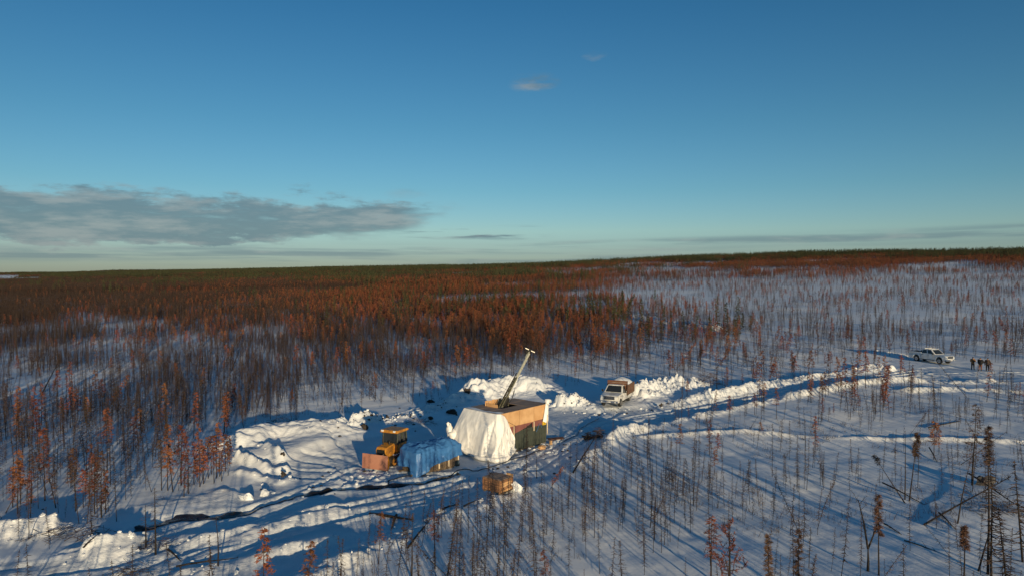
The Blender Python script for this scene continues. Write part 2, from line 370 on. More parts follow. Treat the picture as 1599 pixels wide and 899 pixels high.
# ------------------------------------------------------------------ mesh helpers
class MB:
    def __init__(s): s.V = []; s.F = []; s.S = []; s.M = []
    def add(s, V, F, smooth=False, m=0):
        o = len(s.V); s.V += [tuple(v) for v in V]; s.F += [tuple(i + o for i in f) for f in F]; s.S += [smooth] * len(F); s.M += [m] * len(F)
    def box(s, c, d, rot=None, m=0, top=(1, 1)):
        V = []
        for z in (-1, 1):
            k = top if z > 0 else (1, 1)
            for x, y in ((-1, -1), (1, -1), (1, 1), (-1, 1)):
                v = Vector((x * d[0] / 2 * k[0], y * d[1] / 2 * k[1], z * d[2] / 2))
                if rot is not None: v = rot @ v
                V.append(v + Vector(c))
        s.add(V, [(3, 2, 1, 0), (4, 5, 6, 7), (0, 1, 5, 4), (1, 2, 6, 5), (2, 3, 7, 6), (3, 0, 4, 7)], False, m)
        return s
    def beam(s, p0, p1, w, h, m=0, up=(0, 0, 1)):
        p0 = Vector(p0); p1 = Vector(p1); d = (p1 - p0); l = d.length; d.normalize()
        sd = d.cross(Vector(up))
        if sd.length < 1e-3: sd = d.cross(Vector((1, 0, 0)))
        sd.normalize(); u = sd.cross(d)
        return s.box((p0 + p1) / 2, (l, w, h), Matrix((d, sd, u)).transposed(), m)
    def tube(s, pts, r, n=6, cap=True, m=0):
        pts = [Vector(p) for p in pts]; k = len(pts); V = []
        rr = r if isinstance(r, (list, tuple)) else [r] * k
        for i, p in enumerate(pts):
            d = (pts[min(i + 1, k - 1)] - pts[max(i - 1, 0)]); d = d.normalized() if d.length > 1e-9 else Vector((0, 0, 1))
            a = d.cross(Vector((0, 0, 1))) if abs(d.z) < .95 else d.cross(Vector((1, 0, 0)))
            a.normalize(); b = d.cross(a)
            V += [p + (a * math.cos(2 * math.pi * j / n) + b * math.sin(2 * math.pi * j / n)) * rr[i] for j in range(n)]
        F = [(i * n + j, i * n + (j + 1) % n, (i + 1) * n + (j + 1) % n, (i + 1) * n + j) for i in range(k - 1) for j in range(n)]
        s.add(V, F, n > 4, m)
        if cap:
            s.add(V[:n], [tuple(range(n))[::-1]], False, m); s.add(V[-n:], [tuple(range(n))], False, m)
        return s
    def prism(s, poly, y0, y1, m=0, inset=0., flat='xz'):
        """closed outline in x,z extruded along y"""
        n = len(poly)
        V = [(x, y0, z) for x, z in poly] + [(x, y1, z) for x, z in poly]
        F = [tuple(range(n)), tuple(range(2 * n - 1, n - 1, -1))] + [(i, i + n, (i + 1) % n + n, (i + 1) % n) for i in range(n)]
        s.add(V, F, False, m); return s
    def grid(s, P, smooth=True, m=0, closed=False):
        nu, nv = len(P), len(P[0])
        V = [p for row in P for p in row]
        F = [(i * nv + j, (i + 1) * nv + j, (i + 1) * nv + j + 1, i * nv + j + 1) for i in range(nu - 1) for j in range(nv - 1)]
        s.add(V, F, smooth, m); return s
    def disc(s, c, ax, r, w, n=18, m=0):
        c = Vector(c); a = Vector(ax).normalized()
        return s.tube([c - a * w / 2, c + a * w / 2], r, n, True, m)
    def build(s, name, mats, parent=None, loc=None, bevel=0., smooth_all=None):
        me = bpy.data.meshes.new(name); me.from_pydata(s.V, [], s.F)
        if not isinstance(mats, (list, tuple)): mats = [mats]
        for m in mats: me.materials.append(MATS[m] if isinstance(m, str) else m)
        me.polygons.foreach_set('material_index', s.M)
        me.polygons.foreach_set('use_smooth', [bool(smooth_all)] * len(s.S) if smooth_all is not None else s.S)
        bm = bmesh.new(); bm.from_mesh(me); bmesh.ops.recalc_face_normals(bm, faces=bm.faces); bm.to_mesh(me); bm.free()
        o = bpy.data.objects.new(name, me); COL.objects.link(o)
        if parent: o.parent = parent
        if loc: o.location = loc
        if bevel:
            b = o.modifiers.new('bevel', 'BEVEL'); b.width = bevel; b.segments = 2; b.limit_method = 'ANGLE'; b.angle_limit = R(40)
        return o
def tag(o, label=None, cat=None, group=None, kind=None):
    for k, v in (('label', label), ('category', cat), ('group', group), ('kind', kind)):
        if v: o[k] = v
    return o
def thing(name, label, cat, loc=(0, 0, 0), rz=0., group=None):
    o = bpy.data.objects.new(name, None); COL.objects.link(o); o.location = loc; o.rotation_euler = (0, 0, rz); o.empty_display_size = .3
    return tag(o, label, cat, group)
def copy_thing(root, loc, rot, scale, label=None, group=None):
    r = root.copy(); COL.objects.link(r); r.location = loc; r.rotation_euler = rot; r.scale = (scale,) * 3 if not isinstance(scale, tuple) else scale
    if label: r['label'] = label
    if group: r['group'] = group
    for ch in root.children:
        c = ch.copy(); COL.objects.link(c); c.parent = r
        for g in ch.children:
            d = g.copy(); COL.objects.link(d); d.parent = c
    return r

# ------------------------------------------------------------------ ground
def axis(lo, hi, step, far_lo, far_hi, grow=1.07):
    mid = np.arange(lo, hi + 1e-6, step); up = []; s = step; v = hi
    while v < far_hi: s *= grow; v += s; up.append(v)
    dn = []; s = step; v = lo
    while v > far_lo: s *= grow; v -= s; dn.append(v)
    return np.concatenate([np.array(dn[::-1]), mid, np.array(up)])
def build_ground():
    xs = axis(-46, 58, .165, -14000, 14000, 1.055); ys = axis(28, 110, .155, -2500, 16000, 1.05)
    X, Y = np.meshgrid(xs, ys, indexing='ij')
    Z, padm, bid, bst = terrain(X, Y, True)
    nx, ny = X.shape
    idx = np.arange(nx * ny).reshape(nx, ny)
    q = np.stack([idx[:-1, :-1], idx[1:, :-1], idx[1:, 1:], idx[:-1, 1:]], -1).reshape(-1, 4)
    co = np.stack([X, Y, Z], -1).reshape(-1, 3)
    # smooth normals of the whole sheet, so that pieces cut from it join without a seam
    gx = np.gradient(Z, xs, axis=0); gy = np.gradient(Z, ys, axis=1)
    nrm = np.stack([-gx, -gy, np.ones_like(Z)], -1).reshape(-1, 3); nrm /= np.linalg.norm(nrm, axis=1, keepdims=True)
    fp = padm.ravel()[q].mean(1); fb = bid.ravel()[q[:, 0]]; fs = bst.ravel()[q].mean(1)
    hk = np.array([b[2] for b in BANKS] + [1.])
    isbank = (fb >= 0) & (fs > .30 * hk[fb])
    cls = np.where(isbank, 2 + fb, np.where(fp > .5, 1, 0))
    dl = lake_mask(co[q[:, 0], 0], co[q[:, 0], 1])
    cls = np.where(np.hypot(co[q[:, 0], 0], co[q[:, 0], 1]) > 5200, 101, cls)
    cls = np.where(dl > .5, 100, cls)
    def make(name, sel, material, label=None):
        f = q[sel]
        if not len(f): return
        used, inv = np.unique(f, return_inverse=True); f = inv.reshape(-1, 4)
        me = bpy.data.meshes.new(name)
        me.vertices.add(len(used)); me.vertices.foreach_set('co', co[used].ravel())
        me.loops.add(len(f) * 4); me.loops.foreach_set('vertex_index', f.ravel())
        me.polygons.add(len(f)); me.polygons.foreach_set('loop_start', np.arange(0, len(f) * 4, 4)); 
        me.polygons.foreach_set('use_smooth', np.ones(len(f), bool))
        me.update(calc_edges=True); me.materials.append(MATS[material])
        me.normals_split_custom_set_from_vertices(nrm[used].tolist())
        o = bpy.data.objects.new(name, me); COL.objects.link(o); tag(o, label, None, None, 'structure')
    make('snow_ground', cls == 0, 'snow', 'open snow covered ground between the burnt trees')
    make('road', cls == 1, 'packed_snow', 'packed snow track and work pad around the drill shack')
    make('hills', cls == 101, 'far_forest', 'far forested hills along the horizon')
    make('frozen_lake', cls == 100, 'snow', 'snow covered frozen lake at the far left edge')
    kinds = {}
    for k, b in enumerate(BANKS): kinds.setdefault(b[0], []).append(k)
    LBL = {'near': 'long snow bank along the near edge of the work pad', 'near_right': 'long snow bank along the near side of the road', 'far_right': 'lumpy snow bank along the far side of the road',
           'push_pile': 'large pushed up snow pile left of the bulldozer', 'mound': 'tall smooth snow mound behind the drill shack', 'truck_pile': 'broken snow heap beside the flatbed truck', 'pickup_pile': 'snow heap left of the pickup',
           'pile': 'blocky snow heap right of the shack', 'clod_bank': 'shaded snow bank with clods behind the bulldozer'}
    for n, ks in kinds.items():
        make('snow_bank', np.isin(cls, [2 + k for k in ks]), 'piled_snow', LBL.get(n))
build_ground()

def build_ditch():
    # water and wet moss showing in the trench
    P = np.array(DITCH); n = 160; t = np.linspace(0, len(P) - 1, n); x = np.interp(t, range(len(P)), P[:, 0]); y = np.interp(t, range(len(P)), P[:, 1])
    w = np.interp(t, range(len(P)), DITCH_W)
    x += (fbm(t * 2.2, t * 0 + 3, 301, 3) - .5) * .9; y += (fbm(t * 2.2, t * 0 + 8, 302, 3) - .5) * .7
    tx = np.gradient(x); ty = np.gradient(y); l = np.hypot(tx, ty); nx, ny = -ty / l, tx / l
    rows = []
    for k in range(7):
        u = (k - 3) / 3
        ww = w * (.75 + .9 * vnoise(t * 7, t * 0 + (k > 3) * 5, 303)) * u
        rows.append(np.stack([x + nx * ww, y + ny * ww], -1))
    A = np.array(rows); Z = terrain(A[..., 0], A[..., 1])
    zc = Z[3]
    Z = Z + .09 - .06 * np.abs(np.linspace(-1, 1, 7))[:, None] ** 4
    m = MB(); m.grid([[(A[k, i, 0], A[k, i, 1], Z[k, i]) for i in range(n)] for k in range(7)])
    tag(m.build('ditch', 'wet_ground'), 'dark wet meltwater ditch winding across the work pad', None, None, 'structure')
build_ditch()

# ------------------------------------------------------------------ trees
def rnd(a, b): return random.uniform(a, b)
def cone(V, F, p0, p1, r, n=3):
    o = len(V); d = np.array(p1) - np.array(p0); d = d / (np.linalg.norm(d) + 1e-9)
    a = np.cross(d, [0.31, .17, .93]); a /= np.linalg.norm(a) + 1e-9; b = np.cross(d, a)
    for j in range(n): V.append(tuple(np.array(p0) + r * (a * math.cos(2 * math.pi * j / n) + b * math.sin(2 * math.pi * j / n))))
    V.append(tuple(p1)); F.extend((o + j, o + (j + 1) % n, o + n) for j in range(n))
def trunk_geo(h, r, bend=.04, n=5, segs=5, fork=None):
    V, F = [], []; ax = rnd(0, 6.28); ph = rnd(0, 6)
    def path(z): k = z / h; s = bend * h * (k * k * .6 + .12 * math.sin(k * 7 + ph)); return np.array([math.cos(ax) * s, math.sin(ax) * s, z])
    rings = []
    for i in range(segs + 1):
        z = -.5 + (h + .5) * i / segs; rr = max(r * (1 - .88 * max(0, z) / h), .006)
        c = path(max(z, 0)); c[2] = z; rings.append(len(V))
        for j in range(n): V.append((c[0] + rr * math.cos(2 * math.pi * j / n), c[1] + rr * math.sin(2 * math.pi * j / n), c[2]))
    for i in range(segs):
        a, b = rings[i], rings[i + 1]
        F += [(a + j, a + (j + 1) % n, b + (j + 1) % n, b + j) for j in range(n)]
    return V, F, path
def bare_tree(h, r, nb=34, blen=.5, lo=.2, tuft=0, up=False, tw=.014):
    V, F, path = trunk_geo(h, r, rnd(.005, .06)); BV, BF = [], []
    for i in range(nb):
        k = lo + (1 - lo) * (i + rnd(0, 1)) / nb; k = min(k, .985)
        p = path(k * h); a = rnd(0, 6.28); L = blen * (1 - k) ** .55 * rnd(.35, 1.1) + .07
        dz = rnd(-.55, .05) if not up else rnd(.2, .8)
        q = p + np.array([math.cos(a) * L, math.sin(a) * L, dz * L])
        cone(BV, BF, p, q, tw)
        if L > .22 and random.random() < .7:
            m_ = p * .4 + q * .6; cone(BV, BF, m_, m_ + np.array([math.cos(a + .8) * L * .4, math.sin(a + .8) * L * .4, rnd(-.3, .1) * L]), tw * .6)
    for i in range(tuft):
        k = rnd(.86, .995); p = path(k * h); a = rnd(0, 6.28); L = rnd(.06, .17); cone(BV, BF, p, p + np.array([math.cos(a) * L, math.sin(a) * L, rnd(-.02, .10)]), .014)
    return V, F, BV, BF
def blade(V, F, p, d, L, w):
    d = np.array(d, float); d /= np.linalg.norm(d) + 1e-9; a = np.cross(d, [rnd(-1, 1), rnd(-1, 1), rnd(-1, 1)]); a /= np.linalg.norm(a) + 1e-9
    o = len(V); V += [tuple(p - a * w / 2), tuple(p + a * w / 2), tuple(p + d * L + a * w * .2), tuple(p + d * L - a * w * .2)]; F.append((o, o + 1, o + 2, o + 3))
def needle_tree(h, r, lo, width, nb, per, bl, bw, shape=1., droop=-.2, ragged=.5):
    V, F, path = trunk_geo(h, r, rnd(.005, .05)); BV, BF = [], []
    for i in range(nb):
        k = lo + (1 - lo) * (i + rnd(0, 1)) / nb; k = min(k, .99); p = path(k * h); a = rnd(0, 6.28)
        L = width * ((1 - k) / (1 - lo)) ** shape * rnd(1 - ragged, 1.15) + .06
        q = p + np.array([math.cos(a) * L, math.sin(a) * L, rnd(droop - .2, droop + .25) * L])
        cone(BV, BF, p, q, .010)
        for j in range(per):
            t = rnd(.15, 1.05); c = p + (q - p) * t + np.array([rnd(-1, 1), rnd(-1, 1), rnd(-1, 1)]) * .05
            d = (q - p) / (np.linalg.norm(q - p) + 1e-9) * .8 + np.array([rnd(-1, 1), rnd(-1, 1), rnd(-.8, .6)]) * .8
            blade(BV, BF, c, d, bl * rnd(.7, 1.3), bw * rnd(.7, 1.3))
    if lo > .12:
        for i in range(10):
            k = rnd(.06, lo); p = path(k * h); a = rnd(0, 6.28); L = rnd(.15, .45) * max(.6, width); cone(BV, BF, p, p + np.array([math.cos(a) * L, math.sin(a) * L, rnd(-.5, 0) * L]), .009)
    return V, F, BV, BF
def mesh_of(name, V, F, m, smooth_=False):
    me = bpy.data.meshes.new(name); me.from_pydata(V, [], F); me.materials.append(MATS[m])
    if smooth_: me.polygons.foreach_set('use_smooth', [True] * len(F))
    return me
def joined(name, geo, mt, mc, n=1, spread=0.):
    """trunk and crown in one mesh, for the forest beyond the individually built trees; n > 1 makes a small stand"""
    V, F, MI = [], [], []
    for i in range(n):
        g = geo[i % len(geo)]; a = rnd(0, 6.28); s = rnd(.75, 1.2) if n > 1 else 1; ox, oy = (rnd(-spread, spread), rnd(-spread, spread)) if n > 1 else (0, 0)
        for (v, f, mi) in ((g[0], g[1], 0), (g[2], g[3], 1)):
            o = len(V); ca, sa = math.cos(a) * s, math.sin(a) * s
            V += [(x * ca - y * sa + ox, x * sa + y * ca + oy, z * s) for x, y, z in v]; F += [tuple(k + o for k in ff) for ff in f]; MI += [mi] * len(f)
    me = bpy.data.meshes.new(name); me.from_pydata(V, [], F); me.materials.append(MATS[mt]); me.materials.append(MATS[mc]); me.polygons.foreach_set('material_index', MI)
    return me
TUFT = [0, 8, 14, 26, 0, 8, 24, 0, 14, 0, 8, 26, 0, 4]
BARE = [bare_tree(rnd(2.6, 5.0), rnd(.015, .030), random.randint(50, 90), rnd(.30, .6), rnd(.06, .3), TUFT[i], False, .019) for i in range(14)]
RED = [needle_tree(rnd(3.2, 5.0), rnd(.035, .05), rnd(.15, .45), rnd(.40, .62), 44, 11, .15, .045, rnd(.5, .9)) for i in range(9)]
BROWN = [needle_tree(rnd(3.2, 4.6), rnd(.035, .05), rnd(.2, .5), rnd(.28, .42), 40, 9, .12, .035, .5) for i in range(5)]
GREEN = [needle_tree(rnd(5, 8), .06, .08, rnd(.7, 1.0), 46, 9, .28, .12, .8, -.3) for i in range(6)]

# density tables over the photograph, trees per 100 square metres of ground
PXC = np.array([0, 200, 400, 600, 800, 1000, 1200, 1400, 1600.])
PYC = np.array([385, 400, 412, 425, 445, 470, 500, 530, 560, 600, 650, 700, 760, 830, 899.])
T_BARE = np.array([
    [0, 0, 0, 0, 0, 0, 0, 0, 0], [0, 0, 0, 0, 0, 0, 0, 0, 0], [1, 1, 1, 1, .5, .8, .8, .8, .8], [6, 6, 6, 4, 1, .8, .9, .9, 1], [24, 24, 22, 8, 3, 1.2, 1.4, 1.4, 1.6],
    [26, 26, 24, 8, 5, 1.2, 1.5, 1.8, 2], [24, 22, 20, 10, 6, 2.4, 2.4, 2.4, 2.8], [24, 24, 19, 20, 14, 7, 4, 3.6, 4], [20, 20, 14, 20, 17, 11, 4, 3.6, 4], [18, 17, 12, 7, 6, 5, 2.8, 2.8, 4],
    [16, 18, 16, 3, 3, 3, 8, 10, 6], [13, 13, 9, 0, 0, 7, 12, 6, 3], [9, 8, 4, 0, 4, 20, 16, 5, 4], [5, 3, 2, 2, 17, 19, 9, 4, 5], [4, 3, 4, 11, 19, 15, 8, 4, 6]])
T_RED = np.array([
    [1, 1, 1, 1, 1, 1, 1, 1, 1], [1, 1, 1, 1, 3, 5, 5, 5, 4], [2, 2, 2, 2, 3, 4, 4, 3, 3], [3, 2.5, 3, 5, 4, .5, .7, .7, .7], [1.2, 1.5, 7, 12, 7, .8, .5, .5, .6],
    [.6, .6, 3.5, 15, 13, 1.3, .7, .6, .7], [.5, 2.5, 3.4, 9, 17, 3, .5, .5, .6], [.4, 1, 3, 5.5, 17, 8, .5, .5, .8], [.3, .4, 1.4, 2.4, 10, 5, .5, .5, 1.0], [.3, .3, .4, .2, .3, 1, 1.8, 2.2, 2.0],
    [1.4, .9, .4, 0, 0, .5, 2.4, 2.6, 1.4], [3.0, 2.4, 1.5, 0, 0, .2, .4, .3, .3], [3.0, 1.2, .3, 0, 0, .15, .2, .15, .2], [.8, .2, .1, .1, .15, .2, .15, .1, .2], [.8, .2, .2, .4, .5, .3, .2, .15, .3]])
T_GREEN = np.array([
    [6, 6, 6, 6, 6, 6, 7, 8, 9], [6, 6, 6, 6, 6, 6, 4, 3, 3], [5, 5, 5, 5, 3, .5, .1, 0, 0], [3, 3, 3, 2.4, 1.2, 0, 0, 0, 0], [.6, .6, .8, .7, .5, 0, 0, 0, 0],
    [0, 0, .2, .5, .6, 0, 0, 0, 0], [0, 0, 0, .3, 2.4, 1.2, 0, 0, 0], [0, 0, 0, .2, 2.4, 1.6, 0, 0, 0]] + [[0] * 9] * 7)
def table(T, px, py):
    px = np.clip(px, PXC[0], PXC[-1]); py = np.clip(py, PYC[0], PYC[-1])
    i = np.clip(np.searchsorted(PXC, px) - 1, 0, len(PXC) - 2); j = np.clip(np.searchsorted(PYC, py) - 1, 0, len(PYC) - 2)
    fx = (px - PXC[i]) / (PXC[i + 1] - PXC[i]); fy = (py - PYC[j]) / (PYC[j + 1] - PYC[j])
    return (T[j, i] * (1 - fx) + T[j, i + 1] * fx) * (1 - fy) + (T[j + 1, i] * (1 - fx) + T[j + 1, i + 1] * fx) * fy
SHACK_XY = at(800, 695)
def free_of_work(X, Y):
    ok = np.ones(X.shape, bool)
    nr = (Y < 330) & (Y > 14) & (np.abs(X) < 200)
    if nr.any():
        x, y = X[nr], Y[nr]; o = np.ones(x.shape, bool)
        ins = in_poly(x, y, PAD); d, _ = poly_dist(x, y, PAD + [PAD[0]]); o &= ~ins & (d > .35)
        for nm, pts, h, w, ro in BANKS:
            if nm in ('trail_edge', 'field_bank'): continue
            k = 1.5 if nm in ('push_pile', 'push_front', 'mound', 'truck_pile', 'pile', 'pickup_pile') else .55
            d, _ = poly_dist(x, y, pts); o &= d > w * k
        for cx, cy, rx, ry in CLEAR: o &= np.hypot((x - cx) / rx, (y - cy) / ry) > 1
        ok[nr] = o
    return ok
CLEAR = []
for (px, py, rx, ry) in ((660, 650, 8, 6), (800, 640, 9, 7), (900, 618, 8, 5), (960, 612, 5, 9), (1030, 606, 6, 6), (1380, 575, 9, 5), (1455, 570, 6, 6), (1530, 574, 5, 4), (450, 700, 9, 6), (400, 745, 5, 4), (540, 672, 7, 4)):
    CLEAR.append((*at(px, py), rx, ry))
def sample():
    out = []
    bands = [(-70, 20, 1, 1), (20, 60, 1, 1), (60, 110, 1, 1), (110, 180, 1, 1), (180, 280, .9, 1), (280, 430, .8, 1), (430, 720, 1.0, 8), (720, 1150, .8, 8), (1150, 1900, .5, 8), (1900, 3200, .34, 8), (3200, 6000, .16, 8)]
    for y0, y1, dec, cl in bands:
        hw0, hw1 = .86 * max(y0, 0) + 22, .86 * y1 + 22
        dens = 1.9 * dec / cl; n = int((y1 - y0) * 2 * hw1 * dens)
        X = RNG.uniform(-hw1, hw1, n); Y = RNG.uniform(y0, y1, n)
        keep = np.abs(X) < .86 * np.maximum(Y, 0) + 22; X, Y = X[keep], Y[keep]
        Z = macro(X, Y); px, py = project(X, np.maximum(Y, 30), np.where(Y < 30, 0, Z))
        cn = fbm(X / 22, Y / 22, 401, 3); cn2 = fbm(X / (9 if y1 < 300 else 60), Y / (9 if y1 < 300 else 60), 402, 3); cs = fbm(X / 4, Y / 4, 403, 2)
        bare = 5.0 * np.where(Y < 33, np.where(X > 5, .55, 1.3), 1) * table(T_BARE, px, py) / 100 * np.clip(.10 + 2.0 * smooth(cn * .55 + cs * .45, .32, .70), 0, 2.1)
        red = table(T_RED, px, py) / 100 * 6.5 * smooth(cn2, .36, .60)
        grn = table(T_GREEN, px, py) / 100 * (4.0 * smooth(fbm(X / 70, Y / 70, 404, 2), .3, .65))
        tot = 1.9
        u = RNG.uniform(0, tot, len(X))
        kind = np.where(u < bare, 0, np.where(u < bare + red, 1, np.where(u < bare + red + grn, 2, -1)))
        ok = (kind >= 0) & free_of_work(X, Y) & (lake_mask(X, Y) < .3) & ~((-X - .715 * Y > -60) & (Y > 1300) & (Y < 1850))
        X, Y, kind, px, py = X[ok], Y[ok], kind[ok], px[ok], py[ok]
        out.append(np.stack([X, Y, terrain(X, Y), kind, px, py, np.full(len(X), cl)], -1))
    return np.concatenate(out)
TREES = sample()
HID = bpy.data.collections.new('tree_forms')          # never linked to the scene: only feeds the stuff objects
def form_collection(name, meshes):
    c = bpy.data.collections.new(name)
    for i, me in enumerate(meshes):
        o = bpy.data.objects.new('%s_%02d' % (name, i), me); c.objects.link(o)
    return c
def scatter(name, coll, P, rot, scl, vi, label):
    me = bpy.data.meshes.new(name); me.vertices.add(len(P)); me.vertices.foreach_set('co', np.asarray(P, np.float32).ravel())
    a = me.attributes.new('turn', 'FLOAT_VECTOR', 'POINT'); a.data.foreach_set('vector', np.asarray(rot, np.float32).ravel())
    a = me.attributes.new('size', 'FLOAT_VECTOR', 'POINT'); a.data.foreach_set('vector', np.asarray(scl, np.float32).ravel())
    a = me.attributes.new('form', 'INT', 'POINT'); a.data.foreach_set('value', np.asarray(vi, np.int32))
    o = bpy.data.objects.new(name, me); COL.objects.link(o); tag(o, label, None, None, 'stuff')
    g = bpy.data.node_groups.new(name, 'GeometryNodeTree'); g.interface.new_socket('Geometry', in_out='INPUT', socket_type='NodeSocketGeometry'); g.interface.new_socket('Geometry', in_out='OUTPUT', socket_type='NodeSocketGeometry')
    N, L = g.nodes, g.links; gi = N.new('NodeGroupInput'); go = N.new('NodeGroupOutput'); ip = N.new('GeometryNodeInstanceOnPoints'); ci = N.new('GeometryNodeCollectionInfo')
    ci.inputs['Collection'].default_value = coll; ci.inputs['Separate Children'].default_value = True; ci.inputs['Reset Children'].default_value = True
    def att(nm, t): n = N.new('GeometryNodeInputNamedAttribute'); n.data_type = t; n.inputs[0].default_value = nm; return n.outputs[0]
    L.new(gi.outputs[0], ip.inputs['Points']); L.new(ci.outputs[0], ip.inputs['Instance']); ip.inputs['Pick Instance'].default_value = True
    L.new(att('form', 'INT'), ip.inputs['Instance Index']); L.new(att('turn', 'FLOAT_VECTOR'), ip.inputs['Rotation']); L.new(att('size', 'FLOAT_VECTOR'), ip.inputs['Scale'])
    L.new(ip.outputs[0], go.inputs[0])
    o.modifiers.new('scatter', 'NODES').node_group = g
    return o

def tree_proto(name, geo, mt, mc, cat, label):
    r = bpy.data.objects.new(name, None); tag(r, label, cat)
    for nm, v, f, m in (('trunk', geo[0], geo[1], mt), ('crown', geo[2], geo[3], mc)):
        o = bpy.data.objects.new(nm, mesh_of(nm, v, f, m, nm == 'trunk')); o.parent = r
    return r
def proto_copy(pr, loc, rot, s, label, group):
    r = pr.copy(); r.name = pr.name.split('.')[0]; COL.objects.link(r); r.location = loc; r.rotation_euler = rot; r.scale = (s, s, s); r['label'] = label; r['group'] = group
    for ch in pr.children:
        c = ch.copy(); COL.objects.link(c); c.parent = r
P_BARE = [tree_proto('burnt_tree', g, 'bark', 'twig', 'tree', 'thin bare burnt tree standing in the snow') for g in BARE]
P_RED = [tree_proto('rusty_tree', g, 'bark', 'needle_red', 'tree', 'thin burnt tree with rust red needles') for g in RED] + [tree_proto('rusty_tree', g, 'bark', 'needle_brown', 'tree', '') for g in BROWN]
F_BARE = form_collection('bare_form', [joined('bare_form', [g], 'bark', 'twig') for g in BARE] + [joined('bare_stand', BARE, 'bark', 'twig', 8, 6) for i in range(8)])
F_RED = form_collection('rusty_form', [joined('rusty_form', [g], 'bark', 'needle_red') for g in RED] + [joined('brown_form', [g], 'bark', 'needle_brown') for g in BROWN]
                        + [joined('rusty_stand', RED, 'bark', 'needle_red', 8, 6) for i in range(6)] + [joined('brown_stand', BROWN, 'bark', 'needle_brown', 8, 6) for i in range(3)])
F_GREEN = form_collection('green_form', [joined('green_form', [g], 'bark', 'needle_green') for g in GREEN] + [joined('green_stand', GREEN, 'bark', 'needle_green', 8, 6) for i in range(6)])

def region(px, py):
    """which part of the photograph a tree stands in, told from the road, the pad and the shack"""
    if py < 560 and px > 1000: return 'on the far snowfield, beyond the pickup' if px > 1300 else 'on the far snowfield beyond the road'
    if py < 600 and px <= 1000: return 'in the forest beyond the snow pile' if px < 500 else 'in the forest behind the bulldozer' if px < 720 else 'in the forest behind the drill mast' if px < 880 else 'in the forest behind the flatbed truck'
    if px < 480 and py < 780:
        d = 'low down' if py > 700 else 'higher up'
        return ('in the left edge forest, ' + d) if px < 140 else ('in the left forest, ' + d) if px < 290 else ('behind the left snow pile, ' + d)
    if px < 480: return 'by the lower left end of the pad'
    if px < 900: return 'below the near bank left of the crate' if px < 700 else 'below the near bank, around the crate'
    if px > 1330: return 'on the open snow above the logs' if py < 740 else 'on the open snow at the lower right'
    if py < 655: return 'along the road banks right of the shack'
    return 'below the road, just right of the shack' if px < 1060 else 'below the road, left of the trail' if py < 720 else 'below the road, above the bushy red tree'
def plant_forest():
    vis = (TREES[:, 4] > -5) & (TREES[:, 4] < 1605) & (TREES[:, 5] < 915) & (TREES[:, 1] > 20) & (TREES[:, 6] == 1)
    for kind, protos, coll, nf, name, lab in ((0, P_BARE, F_BARE, 14, 'burnt_forest', 'burnt bare tree trunks of the wide forest'), (1, P_RED, F_RED, 14, 'rusty_forest', 'rust needled burnt trees of the wide forest'), (2, None, F_GREEN, 6, 'green_forest', 'dark green spruce forest on the far ridge')):
        T = TREES[TREES[:, 3] == kind]; V = vis[TREES[:, 3] == kind]; n = len(T)
        vi = RNG.integers(0, nf, n)
        if kind == 1: vi = np.where(RNG.uniform(0, 1, n) < .22, RNG.integers(9, 14, n), RNG.integers(0, 9, n))
        s = (.34 + .68 * RNG.uniform(0, 1, n) ** .8) * np.where((T[:, 5] > 630) & (T[:, 4] > 480), RNG.uniform(.6, 1.0, n), 1)
        lean = np.where(RNG.uniform(0, 1, n) < .10, .30, .055)
        rot = np.stack([RNG.normal(0, 1, n) * lean, RNG.normal(0, 1, n) * lean, RNG.uniform(0, 6.28, n)], -1)
        ind = np.zeros(n, bool)
        if protos:
            size = np.where(V, s / T[:, 1], 0); order = np.argsort(-size)[:285]; ind[order[size[order] > 0]] = True
            for i in np.nonzero(ind)[0]:
                rg = region(T[i, 4], T[i, 5])
                lk = ('short ' if s[i] < .52 else 'tall ' if s[i] > .82 else '') + ('leaning ' if np.hypot(rot[i, 0], rot[i, 1]) > .2 else '')
                if kind == 0: lb, gp = lk + ('tufted bare burnt tree ' if TUFT[vi[i]] > 10 else 'bare burnt tree ') + rg, 'bare burnt trees ' + rg
                else: lb, gp = lk + ('burnt tree with faded brown needles ' if vi[i] >= 9 else 'burnt tree with rust red needles ') + rg, 'rust needled trees ' + rg
                proto_copy(protos[vi[i]], tuple(T[i, :3]), tuple(rot[i]), s[i], lb, gp)
        T, s, rot, vi = T[~ind], s[~ind], rot[~ind], vi[~ind]; n = len(T)
        far = T[:, 6] > 1
        nst = {0: 8, 1: 9, 2: 6}[kind]
        vi = np.where(far, nf + RNG.integers(0, nst, n), vi); rot[far, :2] = 0
        sc = np.stack([s, s, s], -1); sc[far] = RNG.uniform(.9, 1.2, (far.sum(), 1))
        P = T[:, :3].copy(); P[far, 2] -= .15
        scatter(name, coll, P, rot, sc, vi, lab)
        print(name, n, 'individuals', ind.sum())
plant_forest()

